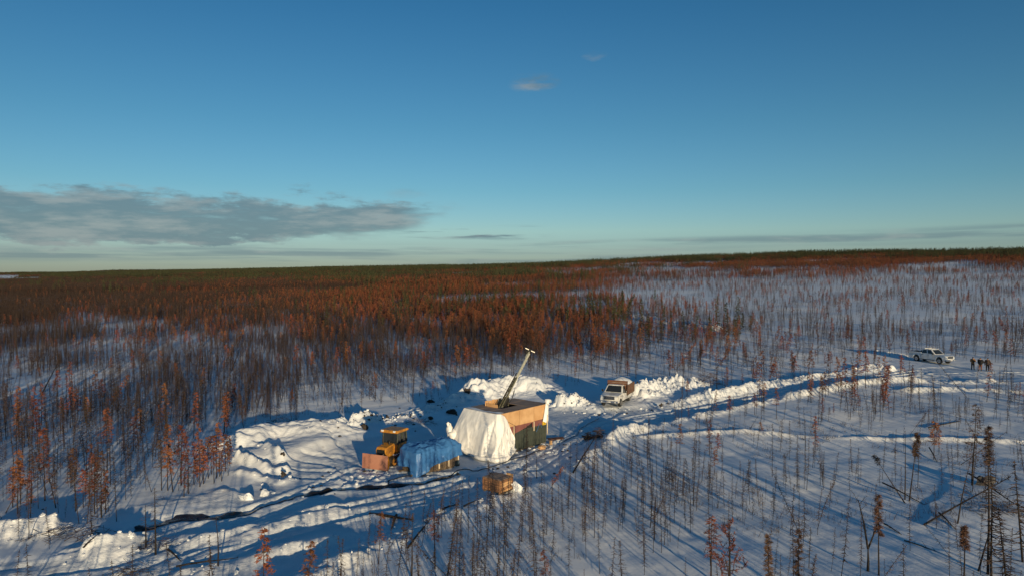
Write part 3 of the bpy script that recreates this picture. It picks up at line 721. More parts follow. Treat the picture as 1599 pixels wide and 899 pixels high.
# low dead twigs sticking out of the snow
def twig_clump(n, hmax):
    V, F = [], []
    for i in range(n):
        a = rnd(0, 6.28); p = np.array([rnd(-.3, .3), rnd(-.3, .3), -.1]); h = rnd(.25, 1) * hmax; q = p + np.array([math.cos(a) * h * rnd(.1, .6), math.sin(a) * h * rnd(.1, .6), h + .1]); cone(V, F, p, q, .012)
        for k in range(2): m_ = p + (q - p) * rnd(.4, .9); cone(V, F, m_, m_ + np.array([rnd(-.2, .2), rnd(-.2, .2), rnd(0, .2)]) * hmax, .007)
    return V, F
def plant_twigs():
    forms = []
    for i in range(7):
        v, f = twig_clump(random.randint(3, 9), rnd(.3, .9)); forms.append(mesh_of('twig_form', v, f, 'twig'))
    c = form_collection('twig_form', forms)
    n = 16000; Y = RNG.uniform(28, 170, n); X = RNG.uniform(-1, 1, n) * (.8 * Y + 6)
    d = fbm(X / 7, Y / 7, 501, 3); ok = (RNG.uniform(0, 1, n) < smooth(d, .42, .75)) & (RNG.uniform(0, 1, n) < 60 / Y); X, Y = X[ok], Y[ok]
    ins = free_of_work(X, Y); X, Y = X[ins], Y[ins]; n = len(X)
    scatter('dead_twigs', c, np.stack([X, Y, terrain(X, Y)], -1), np.stack([RNG.normal(0, .2, n), RNG.normal(0, .2, n), RNG.uniform(0, 6.28, n)], -1), np.repeat(RNG.uniform(.5, 1.1, (n, 1)), 3, 1), RNG.integers(0, 7, n), 'small dead twigs poking out of the snow')
plant_twigs()
# ------------------------------------------------------------------ one-off trees, logs, clods
def solo(name, geo, px, py, label, mt='bark', mc='twig', rot=(0, 0, 0), s=1., cat='tree', lift=0.):
    x, y = at(px, py); r = thing(name, label, cat, (x, y, H(x, y) + lift)); r.rotation_euler = rot; r.scale = (s, s, s)
    o = bpy.data.objects.new('trunk', mesh_of('trunk', geo[0], geo[1], mt, True)); COL.objects.link(o); o.parent = r
    o = bpy.data.objects.new('crown', mesh_of('crown', geo[2], geo[3], mc)); COL.objects.link(o); o.parent = r
    return r
def special_trees():
    random.seed(21)
    def brush_top(h, r, lo, w=.22, hi=1.): return needle_tree(h, r, max(.05, lo - .06), w * .62, 90, 13, .12, .024, .55, -.1, .5)
    # broad rust red tree at the bottom, with two leaders
    x, y = at(1139, 925); r = thing('rusty_tree', 'bushy bright rust red tree with upswept side branches at the bottom edge', 'tree', (x, y, H(x, y)))
    V, F, BV, BF = [], [], [], []
    h = 3.45
    tv, tf, path = trunk_geo(h, .07, .01); V += tv; F += tf
    for i in range(30):
        k = .2 + .79 * (i + rnd(0, .8)) / 30; p = path(k * h); a = rnd(0, 6.28); L = 1.15 * (1 - k) ** .85 * rnd(.25, 1.15) + .10
        mid_ = p + np.array([math.cos(a), math.sin(a) * .8, rnd(-.1, .3)]) * L * .55; q = mid_ + np.array([math.cos(a) * .3, math.sin(a) * .25, rnd(.35, .8)]) * L
        cone(V, F, p, mid_, .020, 4); cone(V, F, mid_, q, .014, 3); ends = [(p, mid_), (mid_, q)]
        for j in range(int(2 + 4 * L)):
            c = mid_ + (q - mid_) * rnd(0, .9); e = c + np.array([rnd(-1, 1), rnd(-1, 1), rnd(-.3, .9)]) * L * .3; cone(V, F, c, e, .009); ends.append((c, e))
        for (p0, p1) in ends:
            for j in range(int(5 + 26 * np.linalg.norm(p1 - p0))):
                c = p0 + (p1 - p0) * rnd(.25, 1.08); d = (p1 - p0) / (np.linalg.norm(p1 - p0) + 1e-6) + np.array([rnd(-1, 1), rnd(-1, 1), rnd(-1, 1)]) * .9
                blade(BV, BF, c, d, rnd(.05, .13), .028)
    for nm, v, f, m in (('trunk', V, F, 'bark'), ('crown', BV, BF, 'needle_red')):
        o = bpy.data.objects.new(nm, mesh_of(nm, v, f, m)); COL.objects.link(o); o.parent = r
    solo('rusty_tree', needle_tree(3.6, .05, .45, .42, 50, 12, .13, .03, .6), 1110, 925, 'narrow rust red tree just left of the bushy red tree', mc='needle_red')
    solo('bottlebrush_tree', brush_top(3.0, .05, .25), 1201, 935, 'brown bottlebrush shaped dead spruce at the bottom edge, right of the bushy red tree', mc='needle_brown')
    solo('bottlebrush_tree', brush_top(3.2, .05, .3, .25), 1246, 935, 'pale brown bottlebrush shaped dead spruce, farther right of the bushy red tree', mc='needle_brown')
    solo('bottlebrush_tree', brush_top(3.9, .045, .55, .2), 1372, 901, 'bottlebrush topped dead spruce on a bare stem beside the forked bare tree', mc='needle_brown')
    solo('bottlebrush_tree', brush_top(2.5, .045, .62, .2), 1506, 903, 'small dead spruce with a brown brush top near the lower right corner', mc='needle_brown')
    solo('bottlebrush_tree', brush_top(4.4, .05, .72, .19), 1420, 783, 'slim dead spruce with a brush top leaning slightly right beside the fallen pole', mc='needle_brown', rot=(0, .11, 0))
    solo('burnt_tree', bare_tree(4.4, .045, 24, .3, .2), 1413, 781, 'slim bare dead stem twinned with the brush topped spruce beside the fallen pole', rot=(0, .07, 1))
    solo('leaning_snag', needle_tree(3.9, .045, .84, .10, 34, 9, .11, .022, .3), 1413, 786, 'dead pole leaning far to the left with a dark tuft at its tip', mc='char', rot=(.12, -.62, 0))
    # forked bare tree
    x, y = at(1355, 893); r = thing('forked_tree', 'bare dead tree forked into two stems with upturned twigs, lower right', 'tree', (x, y, H(x, y)))
    V, F, BV, BF = [], [], [], []
    def limb(p, q, r0, n=5, depth=0):
        p, q = np.array(p, float), np.array(q, float); k = [p, (p + q) / 2 + np.array([rnd(-.06, .06), rnd(-.06, .06), 0]), q]
        m = MB(); m.tube([tuple(v) for v in k], [r0, r0 * .75, r0 * .3], 5, False); o = len(V); V.extend(m.V); F.extend([tuple(i + o for i in f) for f in m.F])
        for i in range(n):
            t = rnd(.25, 1); c = p + (q - p) * t; a = rnd(0, 6.28); L = rnd(.25, .8) * (1 - depth * .4)
            e = c + np.array([math.cos(a) * L * .6, math.sin(a) * L * .6, L * .7]); cone(BV, BF, c, e, .016); 
            for s_ in range(2): cc = c + (e - c) * rnd(.4, .9); cone(BV, BF, cc, cc + np.array([rnd(-.25, .25), rnd(-.25, .25), rnd(.05, .3)]), .010)
    limb((0, 0, -.2), (0, 0, 1.2), .075, 1); limb((0, 0, 1.1), (-.45, .1, 3.5), .055, 9); limb((0, 0, 1.1), (.62, .1, 2.8), .045, 8)
    for nm, v, f in (('trunk', V, F), ('crown', BV, BF)):
        o = bpy.data.objects.new(nm, mesh_of(nm, v, f, 'bark')); COL.objects.link(o); o.parent = r
    # right edge group
    solo('dead_spruce', needle_tree(5.6, .07, .25, .75, 60, 12, .16, .03, .5, -.15), 1519, 757, 'tall brown dead spruce with a broad ragged top beside the boulder', mc='needle_brown')
    solo('bottlebrush_tree', brush_top(7.2, .07, .80, .24), 1543, 898, 'tallest dead spruce at the right, brush topped and bare below', mc='needle_brown')
    solo('dead_spruce', bare_tree(6.5, .06, 110, .95, .12, 30, False, .030), 1549, 905, 'tall bristly dead spruce with drooping bare branches at the right edge', mc='twig')
    solo('dead_spruce', bare_tree(3.6, .05, 80, .95, .1, 20, False, .030), 1572, 910, 'shorter bristly dead spruce leaning at the lower right corner', mc='twig', rot=(0, -.14, 0))
    solo('dead_spruce', bare_tree(5.2, .06, 80, .9, .1, 10, False, .030), 1597, 880, 'bare dead spruce cut by the right edge of the picture', mc='twig', rot=(0, -.1, 0))
    solo('burnt_tree', bare_tree(3.9, .05, 30, .6, .3, 10, False, .026), 1495, 820, 'bare dead tree leaning right in front of the fallen trunks', mc='twig', rot=(0, .16, 0))
    solo('burnt_tree', bare_tree(3.4, .05, 26, .5, .2, 10), 1528, 893, 'thin dead stem leaning right at the lower right', mc='bark', rot=(0, .25, 0))
    # left cluster by the snow pile
    for i, (px, py, s) in enumerate(((303, 757, .85), (312, 760, .92), (318, 756, .8), (325, 748, .75), (334, 755, .75), (343, 745, .85), (352, 738, .8), (309, 752, .7), (338, 748, .8), (358, 730, .65), (316, 750, .6), (346, 752, .6), (330, 742, .7), (356, 744, .55))):
        solo('rusty_tree', RED[i % len(RED)], px, py, 'rust red tree in the thick clump touching the left end of the snow pile', mc='needle_red', s=s, rot=(0, 0, i * 1.3))['group'] = 'rust red clump left of the snow pile'
    for i, (px, py, s, lb) in enumerate(((283, 757, 1.05, 'slender rust red tree, first to the left of the red clump by the snow pile'), (262, 765, 1.0, 'slender rust red tree, second to the left of the red clump by the snow pile'), (252, 765, .75, 'short faded brown tree left of the slender rust red trees'))):
        solo('rusty_tree', RED[(i + 3) % len(RED)], px, py, lb, mc='needle_brown' if i == 2 else 'needle_red', s=s)
    for i, (px, py, s) in enumerate(((118, 795, .9), (130, 790, .75), (148, 800, 1.0), (158, 806, .95), (165, 800, .8), (140, 785, .85))):
        solo('rusty_tree', RED[(i + 5) % len(RED)], px, py, 'rust red tree in the loose stand at the far left, above the brush heap', mc='needle_red' if i % 3 else 'needle_brown', s=s * .95, rot=(0, 0, i))['group'] = 'rust red stand at the far left'
    for i, (px, py, s) in enumerate(((20, 790, .85), (32, 785, .8), (48, 812, .75), (28, 800, .95))):
        solo('rusty_tree', RED[(i + 2) % len(RED)], px, py, 'rust red tree in the tight group at the left edge of the picture', mc='needle_red', s=s * .9, rot=(0, 0, i))['group'] = 'rust red group at the left edge'
    solo('burnt_tree', bare_tree(3.6, .06, 46, .75, .3, 10), 243, 862, 'bushy bare tree standing on the snow bank at the head of the ditch', mc='twig')
    solo('burnt_tree', bare_tree(2.4, .05, 26, .6, .3, 0), 228, 852, 'shorter bare tree beside the bushy bare tree at the ditch', mc='twig')
    solo('burnt_tree', bare_tree(2.7, .045, 14, .35, .3, 0), 341, 882, 'lone thin bare tree standing on the low snow ridge, lower left', mc='twig')
    solo('burnt_tree', bare_tree(2.3, .05, 20, .3, .3, 0), 838, 742, 'lone dark stem beside the wooden crate', mc='twig', s=.75)
    solo('burnt_tree', bare_tree(2.6, .06, 20, .3, .3, 0), 839, 748, 'dark forked stem right of the crate', mc='twig', s=.1) if False else None
    solo('rusty_tree', needle_tree(3.3, .045, .5, .3, 34, 10, .12, .03, .5), 679, 890, 'single rust red topped tree below the near snow bank', mc='needle_red', s=.9)
    solo('burnt_tree', bare_tree(3.3, .05, 50, .35, .2, 40, False, .012), 643, 905, 'dense twigged brown tree at the bottom edge below the near snow bank', mc='needle_brown')
special_trees()

def log_between(name, a, b, r, label, cat='log', twigs=8, mt='bark', za=.06, zb=.06):
    (x0, y0), (x1, y1) = at(*a), at(*b); z0, z1 = H(x0, y0) + za, H(x1, y1) + zb
    t = thing(name, label, cat, (x0, y0, z0)); d = np.array([x1 - x0, y1 - y0, z1 - z0]); m = MB()
    pts = [tuple(d * k + np.array([0, 0, math.sin(k * 5) * .03])) for k in np.linspace(0, 1, 6)]
    m.tube(pts, [r, r * .9, r * .8, r * .65, r * .5, r * .3], 6); m.build('stem', mt, t)
    V, F = [], []
    for i in range(twigs):
        p = d * rnd(.2, 1); L = rnd(.15, .6); cone(V, F, p, p + np.array([rnd(-1, 1), rnd(-1, 1), rnd(-.2, 1)]) * L, .02)
    if twigs:
        o = bpy.data.objects.new('twigs', mesh_of('twigs', V, F, mt)); COL.objects.link(o); o.parent = t; tag(o, kind='stuff')
    return t
def logs():
    random.seed(5)
    log_between('fallen_log', (577, 797), (643, 808), .11, 'long dark log lying on the shaded snow, left of the near bank', twigs=3)
    log_between('fallen_log', (619, 800), (611, 822), .09, 'short dark log crossing under the long log on the shaded snow', twigs=2)
    log_between('fallen_log', (637, 858), (672, 815), .06, 'thin pole sloping down across the near snow bank', twigs=5)
    log_between('fallen_log', (690, 800), (716, 783), .06, 'dark stick on the near bank left of the crate', twigs=3)
    log_between('fallen_log', (724, 796), (752, 784), .05, 'thin stick on the near bank just below the crate', twigs=2)
    log_between('fallen_log', (895, 738), (935, 690), .07, 'bent dead stem leaning on the road bank right of the shack', twigs=6, zb=1.0)
    log_between('fallen_tree', (1443, 822), (1578, 753), .055, 'long fallen tree lying from lower left to upper right near the boulder', 'fallen tree', 70, zb=.5)
    log_between('fallen_tree', (1513, 748), (1592, 802), .06, 'fallen tree crossing the long fallen tree at the right', 'fallen tree', 70, za=.5, zb=.35)
    log_between('fallen_log', (1466, 804), (1493, 830), .05, 'short dead stick lying before the fallen trees', twigs=2)
    log_between('fallen_log', (1378, 758), (1444, 789), .05, 'dead branch lying on the snow behind the leaning dead pole', twigs=14, za=.25)
    log_between('fallen_log', (1380, 817), (1408, 835), .04, 'small dead stick right of the forked tree', twigs=3)
    log_between('fallen_log', (1412, 845), (1485, 872), .03, 'very thin pole half buried in lower right snow', twigs=3, za=.03, zb=.03)
    log_between('fallen_log', (1451, 700), (1463, 716), .06, 'short dark branch stuck in the snow below the trail', twigs=5, za=.3)
    log_between('fallen_log', (1450, 668), (1500, 657), .06, 'fallen stem lying beyond the trail on the right', twigs=12, za=.1)
    log_between('fallen_log', (65, 614), (92, 580), .09, 'broken trunk leaning in the forest at the left', twigs=4, zb=1.6)
    log_between('fallen_log', (362, 577), (378, 553), .08, 'dead trunk leaning right in the forest left of the shack', twigs=4, zb=2.)
    log_between('fallen_log', (262, 855), (283, 870), .06, 'curved dead branch on the snow right of the ditch head', twigs=6)
    log_between('fallen_log', (275, 886), (372, 876), .05, 'weathered log half buried along the low snow ridge', twigs=4, za=.25, zb=.25)
    log_between('fallen_log', (130, 868), (152, 862), .05, 'dead stick lying on the lower left snow bank', twigs=4, za=.4, zb=.4)
logs()

def icosphere(sub=2):
    bm = bmesh.new(); bmesh.ops.create_icosphere(bm, subdivisions=sub, radius=1); V = np.array([v.co[:] for v in bm.verts]); F = [tuple(v.index for v in f.verts) for f in bm.faces]; bm.free(); return V, F
ICO1, ICO2 = icosphere(1), icosphere(2)
def rock_geo(size, seed, ico=ICO2, rough=.5):
    V, F = ico; d = 1 + rough * (fbm(V[:, 0] * 2.3 + seed * 1.37 + V[:, 2] * .7, V[:, 1] * 2.3 + V[:, 2] * 1.9 + seed * 3.1, seed, 3) - .5) * 2.6
    return V * d[:, None] * np.array(size), F
def lump(name, px, py, size, m, label, cat, lift=.3, seed=1, xy=None):
    x, y = xy or at(px, py); mb = MB()
    if name == 'dirt_clod':
        q = random.Random(seed)
        for i in range(5):
            k = q.uniform(.32, .62); V, F = rock_geo(tuple(v * k for v in size), seed + i * 13, ICO2, .9); mb.add(V + np.array([q.uniform(-.7, .7) * size[0], q.uniform(-.6, .6) * size[1], q.uniform(-.35, .45) * size[2]]), F, False)
    else:
        V, F = rock_geo(size, seed, ICO2, .75); mb.add(V, F, False)
    o = mb.build(name, m); o.location = (x, y, H(x, y) + size[2] * lift); return tag(o, label, cat)
def lumps():
    lump('boulder', 1536, 755, (.52, .45, .45), 'stone', 'round dark boulder among the fallen trees at the right', 'boulder', .5, 3)
    lump('dirt_clod', 704, 645, (.62, .42, .36), 'clod', 'large dark dirt clod on the shaded snow bank left of the mound', 'dirt clod', .35, 5)
    lump('dirt_clod', 729, 626, (.42, .40, .46), 'clod', 'upright dark clod at the left end of the snow mound', 'dirt clod', .5, 8)
    lump('dirt_clod', 571, 671, (.48, .38, .42), 'clod', 'dark clod at the right end of the pushed up snow pile, behind the bulldozer', 'dirt clod', .45, 9)
    lump('dirt_clod', 674, 629, (.35, .3, .25), 'clod', 'small dark clod high on the shaded bank', 'dirt clod', .5, 10)
    lump('dirt_clod', 672, 654, (.4, .3, .25), 'clod', 'small dark clod low on the shaded bank behind the blue tarp', 'dirt clod', .5, 12)
    lump('dirt_clod', 441, 722, (.24, .2, .2), 'clod', 'dark clod sitting at the end of the upper snow furrows', 'dirt clod', .9, 14)
    lump('dirt_clod', 442, 746, (.22, .2, .26), 'clod', 'dark clod sitting at the end of the lower snow furrow', 'dirt clod', .9, 16)
    lump('dirt_clod', 1032, 634, (.24, .2, .24), 'clod', 'dark clod on the road bank right of the flatbed truck', 'dirt clod', .9, 18)
    lump('snow_block', 384, 777, (.42, .34, .34), 'piled_snow', 'loose block of snow beside the ditch', 'snow block', .5, 20)
    lump('snow_block', 414, 769, (.30, .26, .28), 'piled_snow', 'smaller loose block of snow right of the snow block beside the ditch', 'snow block', .5, 21)
    lump('snow_block', 802, 770, (.45, .4, .45), 'piled_snow', 'rounded block of snow beside the wooden crate', 'snow block', .4, 22)
    # broken snow and clods strewn over the banks: nobody could count them
    rg = np.random.default_rng(3); S, D = MB(), MB()
    wts = {'far_right': 150, 'near_right': 60, 'clod_bank': 130, 'truck_pile': 150, 'pile': 150, 'pickup_pile': 40, 'near': 90, 'mound': 40, 'push_pile': 80, 'left_mass': 60, 'left_ridge': 30, 'left_low': 30, 'pickup_bank': 40, 'furrow': 10, 'field_bank': 60, 'trail_edge': 6}
    for nm, pts, h, w, ro in BANKS:
        n = wts.get(nm, 0); P = np.array(pts)
        n = int(n * .6); t = rg.uniform(0, len(P) - 1, n); x = np.interp(t, range(len(P)), P[:, 0]) + rg.normal(0, w * .55, n); y = np.interp(t, range(len(P)), P[:, 1]) + rg.normal(0, w * .55, n)
        if nm == 'push_pile': x = np.interp(len(P) - 1.2 + rg.uniform(-.9, 1.1, n) * .9, range(len(P)), P[:, 0]) + rg.normal(0, .9, n); y = np.interp(x, P[:, 0], P[:, 1]) + rg.normal(0, .9, n)
        z = terrain(x, y)
        for i in range(n):
            s = rg.uniform(.02, .085) * (2.0 if rg.uniform() < .10 else 1) * (1.35 if nm in ('pile', 'truck_pile', 'far_right') else 1); dark = rg.uniform() < (.45 if nm == 'clod_bank' else .13 if nm in ('push_pile', 'mound', 'near', 'pile') else .07)
            V, F = rock_geo((s * rg.uniform(.8, 1.5), s * rg.uniform(.8, 1.5), s * rg.uniform(.6, 1.1)), int(rg.integers(1, 900)), ICO1, .6)
            (D if dark else S).add(V + np.array([x[i], y[i], z[i] + s * .25]), F)
    # litter on the pad round the shack and the dozer
    for (px, py, sx, sy, n, dk) in ((600, 740, 2.2, 1.2, 26, .1), (830, 700, 2.2, 1.0, 60, .3), (860, 690, 1.5, 1, 30, .5), (780, 730, 2.5, .8, 30, .25), (590, 735, 1.5, 1.5, 20, .1), (470, 745, 4, 3, 26, .35), (950, 640, 3, 1, 36, .2), (640, 660, 6, 3, 46, .6)):
        x0, y0 = at(px, py)
        x = x0 + rg.normal(0, sx, n); y = y0 + rg.normal(0, sy, n); z = terrain(x, y)
        for i in range(n):
            s = rg.uniform(.03, .12); V, F = rock_geo((s * 1.4, s * 1.2, s * .8), int(rg.integers(1, 900)), ICO1, .6); (D if rg.uniform() < dk else S).add(V + np.array([x[i], y[i], z[i] + s * .2]), F)
    tag(S.build('snow_lumps', 'piled_snow', smooth_all=False), 'broken snow lumps strewn over the banks', kind='stuff')
    tag(D.build('dirt_crumbs', 'clod'), 'dark dirt crumbs strewn over the banks', kind='stuff')
lumps()

def brush_heap(px, py, sx, sy, h, n, label, m='twig', r=.02):
    x, y = at(px, py); V, F = [], []
    for i in range(n):
        cx, cy = rnd(-1, 1) * sx, rnd(-1, 1) * sy; hh = h * (1 - (cx / sx) ** 2) * rnd(0, 1); L = rnd(.4, 1.3); a = rnd(0, 6.28); d = np.array([math.cos(a), math.sin(a), rnd(-.25, .5)]) * L
        p = np.array([cx, cy, hh + .05]); cone(V, F, p - d / 2, p + d / 2, rnd(.4, 1) * r)
    o = bpy.data.objects.new('brush_heap', mesh_of('brush_heap', V, F, m)); COL.objects.link(o); o.location = (x, y, H(x, y)); return tag(o, label, 'brush heap')
def brushes():
    random.seed(9)
    brush_heap(102, 836, 2.4, .9, .55, 190, 'low heap of dead brush on the snow at the lower left')
    brush_heap(440, 668, 1.7, .7, 1.0, 170, 'dark brush heap behind the crest of the pushed up snow pile')
    brush_heap(240, 852, .9, .6, .5, 70, 'tangle of twigs round the bushy bare tree at the ditch')
    brush_heap(205, 893, 1.1, .6, .6, 80, 'scrub tangle at the bottom edge, lower left')
    brush_heap(656, 660, 1.5, .7, .5, 90, 'brush half buried in the shaded snow behind the blue tarp')
    brush_heap(1105, 600, 1.6, 1.2, 1.6, 190, 'rust brown brush heap beside the broken snow heap', 'needle_brown', .03)
    brush_heap(1555, 800, 1.6, 1.0, .7, 150, 'tangle of dead branches under the fallen trees at the right')
    brush_heap(1140, 518, 1.6, .9, .8, 90, 'dead brush on the far snow windrow beyond the flatbed truck')
    x, y = at(930, 684); brush_heap(934, 682, .5, .4, 1.0, 120, 'dark red brown bush on the road bank right of the shack', 'needle_brown', .03)
    brush_heap(918, 682, .22, .22, .7, 60, 'small black stump like bush beside the dark red bush', 'char', .05)
brushes()

# ------------------------------------------------------------------ drill shack
def corner(px, py): x, y = at(px, py); return Vector((x, y, 0))
C0 = corner(779, 711); C1 = corner(853, 688)
AX = (C1 - C0); SH_L = AX.length; AX.normalize(); NV = Vector((-AX.y, AX.x, 0))       # AX along the long side, NV into the shack
SH_W, SH_H = 3.75, 3.52
SH_A = math.atan2(AX.y, AX.x)
SH_Z = H(*((C0 + C1) / 2 + NV * 1.5).xy) - .02
def shack():
    t = thing('drill_shack', 'plywood and green board drill shack with a flat roof, half under a white tarp', 'shack', (C0.x, C0.y, SH_Z), SH_A)
    L, Wd, Hh = SH_L, SH_W, SH_H            # local: x along the long wall, y into the shack, z up
    # skids
    for y in (.35, Wd - .35): MB().beam((-.5, y, .12), (L + .3, y, .12), .25, .24).build('skid', 'grey_board', t, bevel=.01)
    # lower wall: upright green boards, one by one
    random.seed(3); n = 26; w = L / n
    mesh = MB().box((0, 0, 0), (w - .018, .035, 1.62)).build('board', 'green_board', t)
    def put(o, loc, rz=0, first=[True]):
        if first[0]: first[0] = False; c = o
        else: c = o.copy(); COL.objects.link(c)
        c.location = loc; c.rotation_euler = (0, 0, rz); return c
    for i in range(n): put(mesh, (w * (i + .5), rnd(-.012, .012), .22 + .81 + rnd(-.02, .02)))
    for i in range(14): put(mesh, (L + rnd(-.01, .01), Wd * (i + .5) / 14, 1.03), R(90))
    for i in range(14): put(mesh, (-.0, Wd * (i + .5) / 14, 1.03), R(90))
    for i in range(n): put(mesh, (w * (i + .5), Wd, 1.03))
    # near-black core painted for the unlit inside behind the boards and panels
    MB().box((L / 2, Wd / 2, 1.75), (L - .12, Wd - .12, 3.1)).build('dark_core', 'dark_void', t)
    # reddish sheets between boards and the upper band
    mb = MB(); zb = Hh - 1.22
    mb.prism([(1.0, zb), (1.0, 1.55), (2.2, 1.72), (3.3, 1.95), (4.1, zb - .05), (4.1, zb)], -.05, -.028); mb.build('red_sheet', 'plywood_red', t)['label'] = 'reddish brown plywood sheet with a slanting lower edge'
    MB().box((.5, -.03, (zb + 1.4) / 2), (1.0, .02, zb - 1.4)).build('red_sheet', 'plywood_red', t)
    MB().box((5.0, -.03, (zb + 1.83) / 2), (1.75, .02, zb - 1.83)).build('red_sheet', 'plywood_red', t)
    # upper band of plywood sheets, proud of the wall
    for x0, x1, z0 in ((0, 2.40, 0), (2.43, 4.28, -.012), (4.31, L, .015)):
        MB().box(((x0 + x1) / 2, -.075, Hh - .61 + z0), (x1 - x0, .02, 1.2)).build('plywood_sheet', 'plywood' if x0 > 4 else 'plywood_pale', t)
    for y0, y1 in ((0.02, 1.9), (1.915, Wd)):
        MB().box((L + .045, (y0 + y1) / 2, Hh - .61), (.02, y1 - y0, 1.2)).build('plywood_sheet', 'plywood', t)
        MB().box((-.045, (y0 + y1) / 2, Hh - .61), (.02, y1 - y0, 1.2)).build('plywood_sheet', 'plywood', t)
    for x0, x1 in ((0, 2.4), (2.415, 4.8), (4.815, L)): MB().box(((x0 + x1) / 2, Wd + .045, Hh - .61), (x1 - x0, .02, 1.2)).build('plywood_sheet', 'plywood', t)
    # studs
    for x, z0, z1, s in ((1.72, 1.35, zb, .07), (4.28, 1.5, zb, .09), (L + .02, .9, Hh - .9, .10)):
        MB().box((x, -.1, (z0 + z1) / 2), (s, .05, z1 - z0)).build('stud', 'stud', t, bevel=.006)
    # roof: old sheets round an opening for the mast
    ox0, ox1, oy0, oy1 = 1.75, 3.9, 1.35, 3.1
    for i, (x0, x1, y0, y1) in enumerate(((-.12, ox0, -.12, 1.3), (-.12, ox0, 1.31, 2.55), (-.12, ox0, 2.56, Wd + .12), (ox0 + .01, ox1, -.12, oy0), (ox0 + .01, ox1, oy1, Wd + .12), (ox1 + .01, L + .12, -.12, 1.2), (ox1 + .01, L + .12, 1.21, 2.5), (ox1 + .01, L + .12, 2.51, Wd + .12))):
        MB().box(((x0 + x1) / 2, (y0 + y1) / 2, Hh + .03 + (i % 3) * .006), (x1 - x0, y1 - y0, .022)).build('roof_sheet', 'plywood_old', t)
    MB().box(((ox0 + ox1) / 2, (oy0 + oy1) / 2, Hh - .25), (ox1 - ox0, oy1 - oy0, .05)).build('hatch_floor', 'rust', t)
    # raised ply boards along the far edge of the opening
    for i in range(5):
        x = ox0 + .1 + i * .42; MB().box((x, oy1 + .05, Hh + .25), (.38, .02, .46 - .07 * (i % 2))).build('hatch_board', 'plywood', t)
    MB().box((ox0 - .02, 2.4, Hh + .17), (.02, 1.3, .3)).build('hatch_board', 'plywood', t)
    # edging of the roof
    MB().box((L / 2, -.105, Hh + .01), (L + .1, .03, .07)).build('roof_edge', 'plywood_pale', t)
    MB().box((L / 2, Wd * .5, Hh - .02), (L - .2, Wd - .2, .02)).build('roof_deck', 'plywood_old', t) if False else None
    # blue rag tied on the wall
    V = [[(4.75 + u * .5, -.09 - .02 * math.sin(u * 7), 1.5 + (.62 - .35 * abs(u - .5)) * v) for v in (0, .5, 1)] for u in np.linspace(0, 1, 7)]
    m = MB(); m.tube([(4.62, -.09, 1.35), (4.85, -.09, 1.75), (5.0, -.09, 2.0), (5.2, -.09, 1.95), (5.3, -.09, 1.6)], .018, 5); m.build('rope', 'blue_tarp', t)
    # yellow warning plate
    P = lambda x, y, z: C0 + AX * x + NV * y + Vector((0, 0, SH_Z + z))
    s = thing('warning_sign', 'small square yellow sign on the shack wall near its right corner', 'sign', P(5.72, -.06, 2.0), SH_A)
    MB().box((0, 0, 0), (.46, .015, .44)).build('plate', 'sign_yellow', s, bevel=.004)
    MB().box((0, -.014, .03), (.22, .008, .13)).build('symbol', 'black', s)
    MB().box((0, -.012, -.13), (.32, .006, .05)).build('symbol', 'black', s)
    # cross cable from the roof to the wall
    m = MB(); m.tube([P(-.02, -.14, Hh - .06), P(.9, -.14, Hh - .7), P(1.9, -.14, Hh - 1.22)], .016, 5); tag(m.build('cable', 'hose'), 'dark cable hanging from the roof across the plywood wall', 'cable')
shack()

